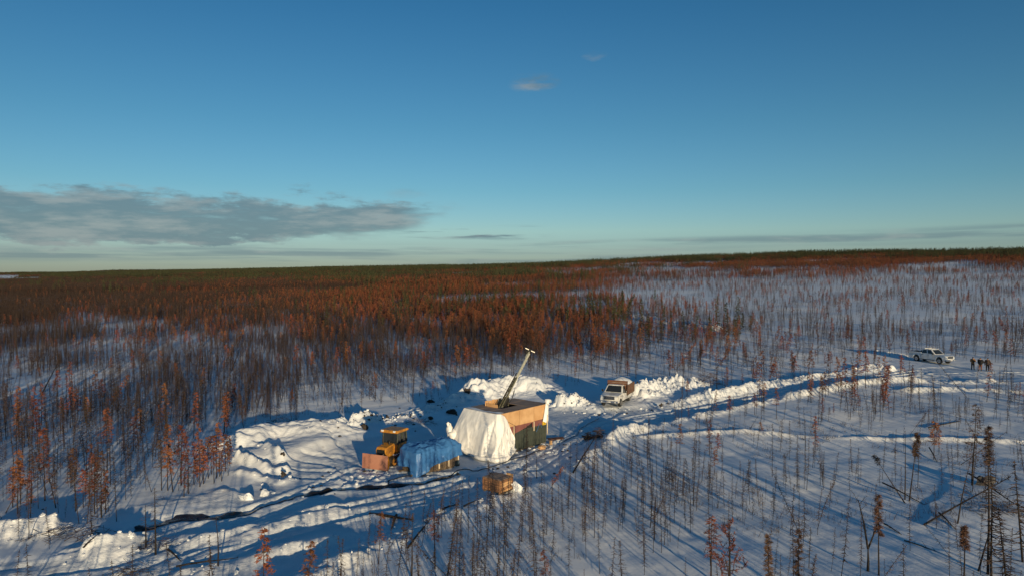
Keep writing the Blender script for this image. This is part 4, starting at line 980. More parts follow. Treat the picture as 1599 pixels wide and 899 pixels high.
def shack_tarp():
    """white tarp hung over the left end: wraps the left wall, the near corner and part of the long wall"""
    t = thing('white_tarp', 'big white tarp draped over the left end of the drill shack', 'tarp', (C0.x, C0.y, SH_Z), SH_A)
    Wd, Hh = SH_W, SH_H
    # wall line at the top and hem line at the ground, local xy
    top = [(-.15, Wd + .15), (-.2, Wd * .75), (-.22, Wd * .5), (-.22, Wd * .25), (-.2, .0), (-.02, -.16), (.5, -.17), (.85, -.17), (1.0, -.17)]
    mid = [(-.7, Wd + .8), (-1.15, Wd * .92), (-1.3, Wd * .5), (-1.35, Wd * .15), (-1.0, -.62), (-.2, -.85), (.6, -.55), (1.3, -.34), (1.75, -.24)]
    hem = [(-1.3, Wd + .8), (-1.3, Wd * .9), (-1.1, Wd * .45), (-1.2, Wd * .12), (-.95, -.62), (-.25, -.85), (.5, -.60), (1.25, -.42), (1.8, -.26)]
    nu, nv = 150, 70
    def lerp(T, u): k = u * (len(T) - 1); return np.array([np.interp(k, range(len(T)), [p[i] for p in T]) for i in (0, 1)])
    rows = []
    for i in range(nu + 1):
        u = i / nu; row = []
        a, b, c = lerp(top, u), lerp(mid, u), lerp(hem, u)
        k = u * 8
        ztop = Hh + .06 - (max(0, k - 5.1) / 2.9) ** 1.15 * 1.05              # right edge slants down the long wall
        hemz = .10 + .42 * smooth(u, .22, .05) + .10 * math.sin(k * 2.1) + .22 * smooth(u, .82, .98)
        for j in range(nv + 1):
            v = j / nv
            q = (1 - v) ** 2 * a + 2 * v * (1 - v) * b + v * v * c
            z = ztop + (hemz - ztop) * v
            d = c - a; nrm = np.array([-.8, -.6]) if k < 4 else np.array([-.3, -1.]) if k < 5 else np.array([0, -1.])
            rg1 = 1 - abs(2 * float(vnoise(np.array(k * .62 + v * 1.3), np.array(v * .9 - k * .25), 612)) - 1)
            rg2 = 1 - abs(2 * float(vnoise(np.array(k * 1.1 - v * 1.9), np.array(v * 1.3 + k * .4), 613)) - 1)
            fold = (.15 * (rg1 ** 2.2 - .35) + .08 * (rg2 ** 2.5 - .3)) * smooth(v, .02, .45)
            f2 = (float(fbm(np.array(k * 1.5 + v * 1.2), np.array(v * 1.4 - k * .4), 611, 4)) - .5) * .30 * (.3 + v)
            cr = -.10 * math.exp(-((k - 3.9 + v * .8) / .12) ** 2) * smooth(v, .05, .3) + .12 * math.exp(-((k - 3.5 + v * .9) / .22) ** 2) * smooth(v, .0, .3)
            lump = .16 * math.exp(-((v - .93) / .05) ** 2)
            q = q + nrm * (fold + f2 + cr + lump)
            row.append((q[0], q[1], z + .05 * f2))
        rows.append(row)
    m = MB(); m.grid(rows); o = m.build('cloth', 'white_tarp', t, smooth_all=True); o.modifiers.new('thick', 'SOLIDIFY').thickness = .012
    # flap lying on the roof
    rows = []
    for i in range(31):
        u = i / 30; row = []
        for j in range(13):
            v = j / 12; y = -.1 + (Wd + .2) * u; x = -.2 + v * (.75 - .25 * math.sin(u * 5) - .42 * u); row.append((x, y, Hh + .062 + .03 * float(vnoise(np.array(u * 9), np.array(v * 3), 5)) + .02 * math.sin(u * 9)))
        rows.append(row)
    m = MB(); m.grid(rows); m.build('roof_flap', 'white_tarp', t, smooth_all=True)
    # gathered knot at the left and hem rolls on the ground
    V, F = rock_geo((.42, .35, .38), 31, ICO2, .55); m = MB(); m.add(V + np.array([-1.0, Wd + .55, 1.35]), F, True); V, F = rock_geo((.3, .3, .45), 37, ICO2, .6); m.add(V + np.array([-1.05, Wd + .95, 1.75]), F, True)
    V, F = rock_geo((.22, .2, .22), 39, ICO2, .6); m.add(V + np.array([-1.0, Wd + 1.1, 2.15]), F, True); m.build('knot', 'white_tarp', t, smooth_all=True)
    m = MB(); m.tube([(-1.4, Wd * .5, .22), (-1.5, Wd * .2, .15), (-1.15, -.75, .16), (-.3, -1.05, .16), (.6, -.7, .22), (1.3, -.48, .32), (1.8, -.3, .45)], [.08, .16, .2, .2, .14, .08, .03], 9); m.build('hem_roll', 'white_tarp', t, smooth_all=True)
    # second piece tied at the right corner
    t2 = thing('tarp_bundle', 'narrow piece of white tarp tied over the right corner of the shack', 'tarp', (C0.x, C0.y, SH_Z), SH_A)
    L = SH_L; rows = []
    for i in range(25):
        u = i / 24; row = []
        for j in range(25):
            v = j / 24; wd = .35 + .75 * v; s = (u - .62) * wd
            x = L - .05 + (s if s < 0.12 else .12); y = -.13 if s < .12 else -.13 + (s - .12)
            f = .05 * math.sin(u * 14 + v * 2) * (.4 + v)
            row.append((x + (f if s >= .12 else 0) + (.05 if s >= .12 else 0), y - (f if s < .12 else 0) - .03, Hh + .15 - v * (1.75 - .5 * abs(u - .5)) ))
        rows.append(row)
    m = MB(); m.grid(rows); o = m.build('cloth', 'white_tarp', t2, smooth_all=True); o.modifiers.new('thick', 'SOLIDIFY').thickness = .015
    V, F = rock_geo((.34, .26, .24), 43, ICO2, .6); m = MB(); m.add(V + np.array([L + .08, -.05, Hh + .22]), F, True); m.build('knot', 'white_tarp', t2, smooth_all=True)
shack_tarp()

def drill_mast():
    base = C0 + AX * 2.25 + NV * 2.15 + Vector((0, 0, SH_Z + SH_H - .35)); bpx = 787
    # lean along the shack until the head stands where the photograph shows it
    best = None
    for s in np.linspace(2, 7, 260):
        q = base + AX * s; dep = q.y
        x, _ = project(q.x, q.y, 8.0)
        if best is None or abs(x - 826) < best[0]: best = (abs(x - 826), s)
    q = base + AX * best[1]
    zz = np.linspace(5, 12, 400); _, py = project(np.full(400, q.x), np.full(400, q.y), zz); q.z = float(zz[np.argmin(np.abs(py - 549))])
    print('mast', base, q)
    t = thing('drill_mast', 'leaning steel drill mast rising through the shack roof', 'drill mast', base); d = q - base; Lm = d.length; d.normalize()
    sd = d.cross(Vector((0, 0, 1))).normalized(); up = sd.cross(d)
    P = lambda k, a=0, b=0: d * (k * Lm) + sd * a + up * b
    for a in (-.13, .13): MB().beam(P(-.05, a, .02), P(.56, a, .02), .055, .13, up=up).build('rail', 'mast_steel', t, bevel=.01)
    for i in range(13):
        k = -.02 + i * .045; m = MB(); m.beam(P(k, -.13, .02), P(k, .13, .02), .04, .04, up=up); m.beam(P(k, -.13, .02), P(k + .045, .13, .02), .03, .03, up=up); m.build('rung', 'mast_steel', t)
    MB().beam(P(.0, 0, .26), P(.62, 0, .16), .07, .07, up=up).build('feed_cylinder', 'dark_steel', t, bevel=.01)
    MB().beam(P(.40, 0, -.05), P(.965, 0, -.05), .115, .115, up=up).build('upper_tube', 'mast_pale', t, bevel=.012)
    MB().beam(P(.9, 0, -.05), P(.985, 0, -.05), .22, .20, up=up).build('head_block', 'mast_pale', t, bevel=.015)
    m = MB(); m.disc(P(.985, -.06, .16), sd, .20, .07, 18); m.build('sheave', 'dark_steel', t)
    m = MB(); m.disc(P(1.03, .06, .0), sd, .14, .07, 18); m.build('sheave', 'dark_steel', t)
    hz = AX * .35 - NV * .30; hz.z = -.22; hz.normalize()
    top = P(1.035, 0, -.02); MB().beam(top - hz * .48, top + hz * .48, .10, .08).build('cross_bar', 'steel', t, bevel=.01)
    MB().beam(P(.96, 0, -.02), top, .07, .07, up=up).build('head_stem', 'mast_pale', t)
    # drill head near the foot, with hoses looping beside it
    MB().beam(P(.10, 0, -.2), P(.24, 0, -.2), .42, .34, up=up).build('drill_head', 'dark_steel', t, bevel=.03)
    MB().beam(P(.03, 0, -.16), P(.08, 0, -.16), .36, .3, up=up).build('chuck', 'steel', t, bevel=.03)
    MB().beam(P(-.08, .0, -.18), P(.9, 0, -.19), .075, .075, up=up).build('drill_rod', 'mast_pale', t)
    for i, (a, k0, k1, sag) in enumerate(((.32, .08, .42, .5), (.38, .1, .36, .35), (-.28, .06, .5, .3))):
        pts = [P(k0 + (k1 - k0) * u, a, -.15 - sag * math.sin(math.pi * u) * .6) for u in np.linspace(0, 1, 9)]; m = MB(); m.tube(pts, .025, 5); m.build('hose', 'hose', t)
    m = MB(); m.tube([P(.98, -.06, .36), P(.06, -.06, .42)], .013, 4); m.build('winch_cable', 'dark_steel', t)
    # back stay
    MB().beam(P(.34, 0, .06), P(-.02, 0, .0) + Vector((0, 0, -.1)) + AX * 1.3, .07, .07).build('stay', 'mast_steel', t)
    m = MB(); m.tube([P(.0, -.3, .2), P(.08, -.5, .25), P(.05, -.9, .1)], .03, 5); m.build('hose', 'hose', t)
drill_mast()

def planks_and_litter():
    x, y = at(868, 684); t = thing('plank', 'rusty brown board lying on the snow at the right corner of the shack', 'board', (x, y, H(x, y) + .08), SH_A - .5)
    MB().box((0, 0, 0), (1.5, .5, .05), Matrix.Rotation(R(6), 3, 'X')).build('sheet', 'rust', t)
    x, y = at(860, 690); t = thing('wood_block', 'short pale wood block standing by the right corner of the shack', 'wood block', (x, y, H(x, y)), .4)
    m = MB(); m.tube([(0, 0, 0), (0, 0, .35)], [.15, .13], 9); m.build('stump', 'plywood_pale', t)
    x, y = at(847, 696); V, F = rock_geo((.38, .28, .25), 77, ICO2, .5); m = MB(); m.add(V, F); o = m.build('sack', 'plywood_pale'); o.location = (x, y, H(x, y) + .12); tag(o, 'tan sack lying by the green boards of the shack', 'sack')
    x, y = at(806, 747); 
planks_and_litter()

# ------------------------------------------------------------------ blue tarped bin
def tarped_bin():
    c = at(652, 740); A = Vector((.73, .68, 0)).normalized(); Nn = Vector((-A.y, A.x, 0)); L, Wd, Hh = 3.9, 2.0, 1.85; z0 = H(*(Vector((*c, 0)) + A * 2 + Nn).xy) - .06; ang = math.atan2(A.y, A.x)
    t = thing('plank_bin', 'long low wooden bin of upright planks on skids beside the bulldozer', 'wooden bin', (c[0], c[1], z0), ang)
    for y in (.25, Wd - .25): MB().beam((-.45, y, .11), (L + .2, y, .11), .2, .22).build('skid', 'grey_board', t, bevel=.01)
    random.seed(12); n = 19; w = L / n
    pl = MB().box((0, 0, 0), (w - .025, .04, 1.55)).build('plank', 'grey_board', t); first = True
    for i in range(n):
        for y in (0, Wd):
            o = pl if first else pl.copy()
            if not first: COL.objects.link(o)
            first = False; o.location = (w * (i + .5), y + rnd(-.012, .012), .22 + .77 + rnd(-.015, .015))
    for i in range(8):
        for x in (0, L):
            o = pl.copy(); COL.objects.link(o); o.location = (x, Wd * (i + .5) / 8, .99); o.rotation_euler = (0, 0, R(90))
    for i in range(5): MB().box((.1 + i * (L - .2) / 4, -.05, .82), (.1, .06, 1.15)).build('batten', 'stud', t, bevel=.006)
    MB().box((L / 2, Wd / 2, .95), (L - .15, Wd - .15, 1.45)).build('load', 'dark_void', t)  # near-black filler, its colour stands for the unlit inside between the planks
    # the tarp
    tp = thing('blue_tarp', 'wrinkled blue tarp spread over the plank bin', 'tarp', (c[0], c[1], z0), ang)
    path = [(L + .1, Wd * .9), (L + .14, 0), (L * .75, -.14), (L * .5, -.16), (L * .25, -.16), (.12, -.2), (-.16, -.1), (-.2, Wd * .35), (-.2, Wd * .75), (-.1, Wd + .12), (L * .3, Wd + .15), (L * .6, Wd + .15), (L + .1, Wd + .1)]
    drop = [.85, .85, .9, 1.05, 1.2, 1.6, 1.9, 1.25, 1.4, 1.3, .9, .9, .9]
    cum = [0]; 
    for i in range(len(path) - 1): cum.append(cum[-1] + math.hypot(path[i + 1][0] - path[i][0], path[i + 1][1] - path[i][1]))
    tot = cum[-1]; nu, nv = 170, 46; rows = []
    for i in range(nu + 1):
        s = tot * i / nu; ex = np.interp(s, cum, [p[0] for p in path]); ey = np.interp(s, cum, [p[1] for p in path]); dr = np.interp(s, cum, drop)
        dr *= 1 + .22 * (float(vnoise(np.array(s * 1.7), np.array(0.), 71)) - .5)
        cx = min(max(ex, .95), L - .95); cy = Wd / 2; row = []
        for j in range(nv + 1):
            v = j / nv
            if v < .45:
                k = v / .45; x = cx + (ex - cx) * k; y = cy + (ey - cy) * k
                z = Hh + .32 - .22 * k ** 1.6 + (float(fbm(np.array(x * 1.3), np.array(y * 1.6), 72, 4)) - .5) * .62 * (.5 + k * (1 - k)) + .10 * ((1 - abs(2 * float(vnoise(np.array(x * 1.5 + y), np.array(y * 1.2 - x * .5), 76)) - 1)) ** 3 - .2) - .14 * smooth(k, .8, 1.)
            else:
                k = (v - .45) / .55; d = np.array([ex - L / 2, ey - Wd / 2]); ox = np.sign(d[0]) if abs(d[0]) > L / 2 else 0; oy = np.sign(d[1]) if abs(d[1]) > Wd / 2 else 0
                f = .16 * ((1 - abs(2 * float(vnoise(np.array(s * 1.3 + k * 1.2), np.array(k * 1.1 - s * .3), 75)) - 1)) ** 2.5 - .3) * (.3 + k) + (.06 * abs(math.sin(s * 3.6 + 1.5 * float(vnoise(np.array(s * .8), np.array(k * 2), 73)))) ** .7 + .08 * float(fbm(np.array(s * 2.6), np.array(k * 1.7), 74, 4)) ) * (.25 + k) + .05 * k
                x = ex + ox * f; y = ey + oy * f
                ze = Hh + .32 - .22 - .14 + (float(fbm(np.array(ex * 1.3), np.array(ey * 1.6), 72, 4)) - .5) * .25
                z = ze - dr * k
            row.append((x, y, z))
        rows.append(row)
    m = MB(); m.grid(rows); o = m.build('cloth', 'blue_tarp', tp, smooth_all=True); o.modifiers.new('thick', 'SOLIDIFY').thickness = .01
tarped_bin()

# ------------------------------------------------------------------ wooden crate
def crate():
    c = at(782, 780); A = Vector((.62, .785, 0)); z0 = H(*c) + .02
    t = thing('wooden_crate', 'slatted wooden crate with dark weathered top boards on the near bank', 'crate', (c[0], c[1], z0), math.atan2(A.y, A.x))
    L, Wd, Hh = 1.25, 1.55, .92; random.seed(4)
    for y in (.12, Wd / 2, Wd - .12): MB().beam((-.03, y, .06), (L + .03, y, .06), .1, .12).build('runner', 'grey_board', t)
    n = 5; ph = (Hh - .14) / n
    for i in range(n):
        z = .14 + ph * (i + .5)
        MB().box((L / 2, -.02, z), (L + rnd(-.05, .06), .025, ph - rnd(.008, .03))).build('slat', ('plywood', 'crate_board', 'plywood_pale')[i % 3], t, bevel=.004)
        MB().box((L / 2, Wd + .02, z), (L, .025, ph - rnd(.008, .03))).build('slat', 'crate_board', t)
        MB().box((-.02, Wd / 2, z), (.025, Wd + rnd(-.02, .03), ph - rnd(.008, .03))).build('slat', 'crate_board', t, bevel=.004)
        MB().box((L + .02, Wd / 2, z), (.025, Wd, ph - rnd(.008, .03))).build('slat', 'crate_board', t)
    for x, y in ((-.045, .06), (-.045, Wd - .06), (-.045, Wd / 2), (L - .1, -.05), (.08, -.05), (L + .045, Wd - .06)):
        MB().box((x, y, Hh / 2 + .06), (.05 if x < 0 or x > L else .09, .09 if x < 0 or x > L else .05, Hh - .1)).build('batten', 'crate_board', t)
    MB().box((L / 2, Wd / 2, Hh * .5), (L - .1, Wd - .1, Hh - .12)).build('load', 'dark_void', t)  # near-black block painted as the shade seen through the slat gaps
    for i in range(7):
        y = Wd * (i + .5) / 7; MB().box((L / 2 + rnd(-.03, .03), y, Hh + .02 + rnd(0, .012)), (L + .06, Wd / 7 - .02, .026)).build('top_board', 'plywood_old', t)
    # pulled up end panel at the far right corner
    MB().box((L + .05, Wd * .18, Hh * .62), (.03, .55, Hh * 1.15)).build('end_panel', 'plywood_pale', t)
    x, y = at(797, 760); t2 = thing('board_stack', 'few brown boards lying behind the right corner of the crate', 'boards', (x, y, H(x, y)), math.atan2(A.y, A.x) + .2)
    for i in range(4): MB().box((rnd(-.05, .05), rnd(-.05, .05), .05 + .055 * i), (.8, .5 - .05 * i, .045)).build('board', 'rust' if i % 2 else 'green_board', t2)
crate()

# ------------------------------------------------------------------ bulldozer
def dozer():
    b0, b1 = Vector((*at(567, 728), 0)), Vector((*at(605.5, 733), 0)); bw = (b1 - b0).length; mid = (b0 + b1) / 2
    lat = (b1 - b0).normalized(); fw = Vector((lat.y, -lat.x, 0))          # blade faces the camera
    if fw.y > 0: fw = -fw
    ang = math.atan2(fw.y, fw.x); org = mid - fw * 2.65 - lat * .2; off = .2; z0 = H(org.x, org.y)
    print('dozer blade', bw)
    t = thing('bulldozer', 'small yellow crawler bulldozer with a reddish brown faced blade', 'bulldozer', (org.x, org.y, z0), ang)
    k = bw / 2.3
    # local: x forward, y left, z up; origin under the cab
    for s in (1, -1):
        y = s * .78; tw = .42; r = .36; x0, x1 = -.95, 1.25
        tr = bpy.data.objects.new('track', None)
        out = []
        for i in range(10): a = R(90) + math.pi * i / 9; out.append((x0 + r * math.cos(a), r + r * math.sin(a)))
        for i in range(10): a = R(-90) + math.pi * i / 9; out.append((x1 + r * .9 * math.cos(a), r * .9 + .02 + r * .9 * math.sin(a)))
        inn = [((x - .15) * .955 + .15, (z - r) * .86 + r) for x, z in out]
        m = MB(); n = len(out)
        for i in range(n):
            j = (i + 1) % n; a, b, c2, d2 = out[i], out[j], inn[j], inn[i]
            m.add([(a[0], y - tw / 2, a[1]), (b[0], y - tw / 2, b[1]), (c2[0], y - tw / 2, c2[1]), (d2[0], y - tw / 2, d2[1]), (a[0], y + tw / 2, a[1]), (b[0], y + tw / 2, b[1]), (c2[0], y + tw / 2, c2[1]), (d2[0], y + tw / 2, d2[1])], [(0, 1, 5, 4), (3, 2, 1, 0), (4, 5, 6, 7), (7, 6, 2, 3)])
        trk = m.build('track', 'track_steel', t)
        # grouser plates
        per = []; 
        for i in range(n): per.append(out[i])
        L = [0]
        for i in range(n): a, b = out[i], out[(i + 1) % n]; L.append(L[-1] + math.hypot(b[0] - a[0], b[1] - a[1]))
        g = MB(); q = 34
        for i in range(q):
            s_ = L[-1] * i / q; e = np.searchsorted(L, s_, 'right') - 1; a, b = out[e], out[(e + 1) % n]; f = (s_ - L[e]) / (L[e + 1] - L[e] + 1e-9); px, pz = a[0] + (b[0] - a[0]) * f, a[1] + (b[1] - a[1]) * f; dx, dz = b[0] - a[0], b[1] - a[1]; l = math.hypot(dx, dz) + 1e-9
            g.beam((px - dx / l * .04, y, pz - dz / l * .04), (px + dx / l * .04, y, pz + dz / l * .04), tw + .02, .06)
        tag(g.build('grouser', 'track_steel', trk), kind='stuff')
        MB().box(((x0 + x1) / 2, y + s * .0, .36), (x1 - x0 - .3, tw * .9, .24)).build('track_frame', 'dozer_yellow', t, bevel=.03)
        MB().box(((x0 + x1) / 2, y + s * .2, .42), (x1 - x0 - .1, .06, .2)).build('side_plate', 'dozer_yellow', t, bevel=.02)
        m = MB(); m.disc((x0, y + s * .1, r), (0, 1, 0), r * .8, .3, 20); m.build('sprocket', 'dozer_yellow', t)
        m = MB(); m.disc((x1, y + s * .1, r * .9 + .02), (0, 1, 0), r * .75, .3, 20); ii = m.build('idler', 'dozer_yellow', t); m = MB(); m.disc((x1, y + s * .26, r * .9 + .02), (0, 1, 0), .1, .06, 12); m.build('hub', 'dark_steel', ii)
        for i in range(5): m = MB(); m.disc((x0 + .4 + i * .36, y, .16), (0, 1, 0), .12, .3, 12); m.build('roller', 'dark_steel', t)
        MB().box((-.25, s * .72, .98), (1.3, .46, .05)).build('fender', 'dozer_yellow', t, bevel=.015)
        # push arm
        MB().beam((.2, s * .52, .45), (2.45, s * .52, .38), .14, .2).build('push_arm', 'dozer_yellow', t, bevel=.02)
        m = MB(); m.tube([(.95, s * .3, 1.0), (2.4, s * .3, .85)], .055, 8); m.build('lift_cylinder', 'chrome', t)
    MB().box((.1, 0, .62), (2.1, 1.0, .5)).build('hull', 'dozer_yellow', t, bevel=.04)
    m = MB(); m.prism([(.45, .82), (1.62, .82), (1.66, 1.22), (1.5, 1.42), (.45, 1.55)], -.46, .46); hd = m.build('hood', 'dozer_yellow', t, bevel=.04)
    MB().box((1.65, 0, 1.05), (.03, .74, .42)).build('grille', 'black', t)
    for i in range(6): MB().box((1.0, .468, 1.02 + i * .07), (.6, .012, .025)).build('vent', 'black', hd)
    m = MB(); m.tube([(1.0, -.22, 1.45), (1.0, -.22, 2.05), (.95, -.22, 2.15)], .05, 10); m.build('exhaust', 'dark_steel', t)
    m = MB(); m.tube([(.75, .2, 1.45), (.75, .2, 1.75)], .07, 10); m.build('air_cleaner', 'dark_steel', t)
    # cab: lower orange panels, dark glazed upper part, orange roof
    MB().box((-.3, 0, 1.16), (1.4, 1.42, .62), top=(.98, .98)).build('cab_base', 'dozer_yellow', t, bevel=.04)
    cx0, cx1, cy, z1, z2 = -.98, .36, .69, 1.48, 2.33
    gl = MB(); gl.box((-.31, 0, (z1 + z2) / 2), (cx1 - cx0 - .08, cy * 2 - .08, z2 - z1), top=(.93, .96)); gl.build('cab_glass', 'glass', t)
    for x, y in ((cx0, cy), (cx0, -cy), (cx1, cy), (cx1, -cy), (-.35, cy), (-.35, -cy)):
        MB().beam((x, y, z1 - .03), (x * .93 - .02, y * .96, z2 + .02), .075, .085).build('pillar', 'green_board', t)
    for y in (cy, -cy): MB().beam((cx0, y * .985, z1 + .02), (cx1, y * .985, z1 + .02), .05, .09).build('sill', 'green_board', t); MB().beam((cx0, y * .965, z2 - .04), (cx1, y * .965, z2 - .04), .05, .09).build('sill', 'green_board', t)
    for x in (cx0, cx1): MB().beam((x, -cy, z1 + .02), (x, cy, z1 + .02), .05, .09).build('sill', 'green_board', t)
    rf = MB(); rf.prism([(-1.12, 2.33), (.56, 2.33), (.62, 2.42), (.5, 2.56), (-1.0, 2.52), (-1.16, 2.42)], -.80, .80); r_ = rf.build('cab_roof', 'dozer_yellow', t, bevel=.04)
    for y in (.55, -.55):
        MB().box((.60, y, 2.5), (.09, .2, .13)).build('work_lamp', 'lamp', r_, bevel=.01)
    MB().box((.05, .722, 1.18), (.62, .02, .46)).build('side_panel', 'dozer_yellow', t, bevel=.01)
    for s in (1, -1):
        m = MB(); m.disc((-.2, s * .725, 1.2), (0, 1, 0), .085, .02, 18); e = m.build('emblem', 'black', t); m = MB(); m.disc((-.2, s * .738, 1.2), (0, 1, 0), .06, .01, 18); m.build('emblem_face', 'dozer_yellow', e)
        MB().box((.25, s * .72, 1.36), (.03, .05, .2)).build('handle', 'black', t)
        MB().beam((.5, s * .6, 1.0), (.5, s * .6, 1.6), .03, .03).build('grab_rail', 'black', t)
    rq = random.Random(8)
    sm = MB()
    for i in range(46):
        sgn = rq.choice((1, -1)); V, F = rock_geo((rq.uniform(.04, .13), rq.uniform(.04, .12), rq.uniform(.02, .05)), 500 + i, ICO1, .6); sm.add(V + np.array([rq.uniform(-1., 1.2), sgn * rq.uniform(.62, .95), .74 if rq.random() < .6 else .42]), F)
    tag(sm.build('packed_snow', 'piled_snow', t), kind='stuff')
    # winch and counterweight at the rear
    MB().box((-1.25, 0, .75), (.55, .9, .55)).build('winch', 'dark_steel', t, bevel=.04)
    MB().box((-1.15, .2, 1.15), (.35, .5, .3)).build('rear_tank', 'dozer_yellow', t, bevel=.03)
    # blade: curved steel shell, faced by a flat reddish brown sheet
    prof = [(2.62 - .16 * math.sin(math.pi * i / 8), .04 + 1.02 * i / 8) for i in range(9)]
    m = MB(); m.prism(prof + [(x - .06, z) for x, z in prof[::-1]], -bw / 2 + off, bw / 2 + off); m.build('blade', 'dozer_yellow', t)
    MB().box((2.70, off, .60), (.03, bw + .06, 1.12), Matrix.Rotation(R(-3), 3, 'Y')).build('blade_face', 'plywood_blade', t)
    MB().box((2.62, off, .06), (.1, bw, .1)).build('cutting_edge', 'dark_steel', t)
dozer()

def ground_hose(name, pts, r_, label, m='hose'):
    P = [at(*p) for p in pts]; n = 26; t = np.linspace(0, len(P) - 1, n); x = np.interp(t, range(len(P)), [p[0] for p in P]); y = np.interp(t, range(len(P)), [p[1] for p in P])
    x = x + (fbm(t * 1.7, t * 0 + len(label), 620, 2) - .5) * .5; z = terrain(x, y) + r_ + .05; b = MB(); b.tube([(x[i] - x[0], y[i] - y[0], z[i] - z[0]) for i in range(n)], r_, 6); o = b.build(name, m); o.location = (x[0], y[0], z[0]); tag(o, label, 'hose')
ground_hose('water_hose', [(598, 757), (608, 748), (628, 742), (648, 741)], .035, 'thin dark hose on the snow between the bulldozer and the ditch')
ground_hose('water_hose', [(700, 737), (722, 730), (752, 730), (800, 713), (845, 700)], .035, 'dark hose lying along the foot of the white tarp and green wall')
ground_hose('water_hose', [(880, 686), (905, 676), (912, 664), (935, 652)], .03, 'thin hose running from the shack corner toward the flatbed truck')

# ------------------------------------------------------------------ trucks
def wheel(t, x, y, r, w, rim='chrome'):
    s = 1 if y > 0 else -1
    e = MB(); prof = [(r * .62, -w / 2), (r * .93, -w / 2), (r, -w * .34), (r, w * .34), (r * .93, w / 2), (r * .62, w / 2)]; n = 24
    V = []; F = []
    for rr, yy in prof:
        for j in range(n): a = 2 * math.pi * j / n; V.append((x + rr * math.cos(a), y + yy, r + rr * math.sin(a)))
    k = len(prof)
    for i in range(k):
        for j in range(n): F.append((i * n + j, i * n + (j + 1) % n, ((i + 1) % k) * n + (j + 1) % n, ((i + 1) % k) * n + j))
    e.add(V, F, True); wh = e.build('wheel', 'rubber', t)
    m = MB(); m.disc((x, y + s * w * .22, r), (0, 1, 0), r * .62, w * .5, 20); m.build('rim', rim, wh)
    m = MB(); m.disc((x, y + s * w * .48, r), (0, 1, 0), r * .18, .06, 12)
    for j in range(6): a = j * 1.047; m.beam((x + math.cos(a) * r * .16, y + s * w * .46, r + math.sin(a) * r * .16), (x + math.cos(a) * r * .58, y + s * w * .46, r + math.sin(a) * r * .58), .05, .05)
    m.build('spoke', 'steel', wh)
def arch(xc, r, z0, n=9): return [(xc + r * math.cos(a), z0 + r * math.sin(a)) for a in np.linspace(0, math.pi, n)]
def lower_profile(xr, xf, wr, wf, r, zb, zbelt, hood=True, x_cab=1.0):
    """side outline, rear to front, with wheel arches cut from the lower edge"""
    P = [(xf, .50), (xf + .02, .78), (xf - .05, 1.10), (xf - .25, 1.20), (x_cab + .15, 1.30), (x_cab, zbelt), (xr, zbelt), (xr, .52)]
    P += [(wr - r, zb)] + arch(wr, r, zb + .06)[::-1] + [(wr + r, zb), (wf - r, zb)] + arch(wf, r, zb + .06)[::-1] + [(wf + r, zb)]
    return P
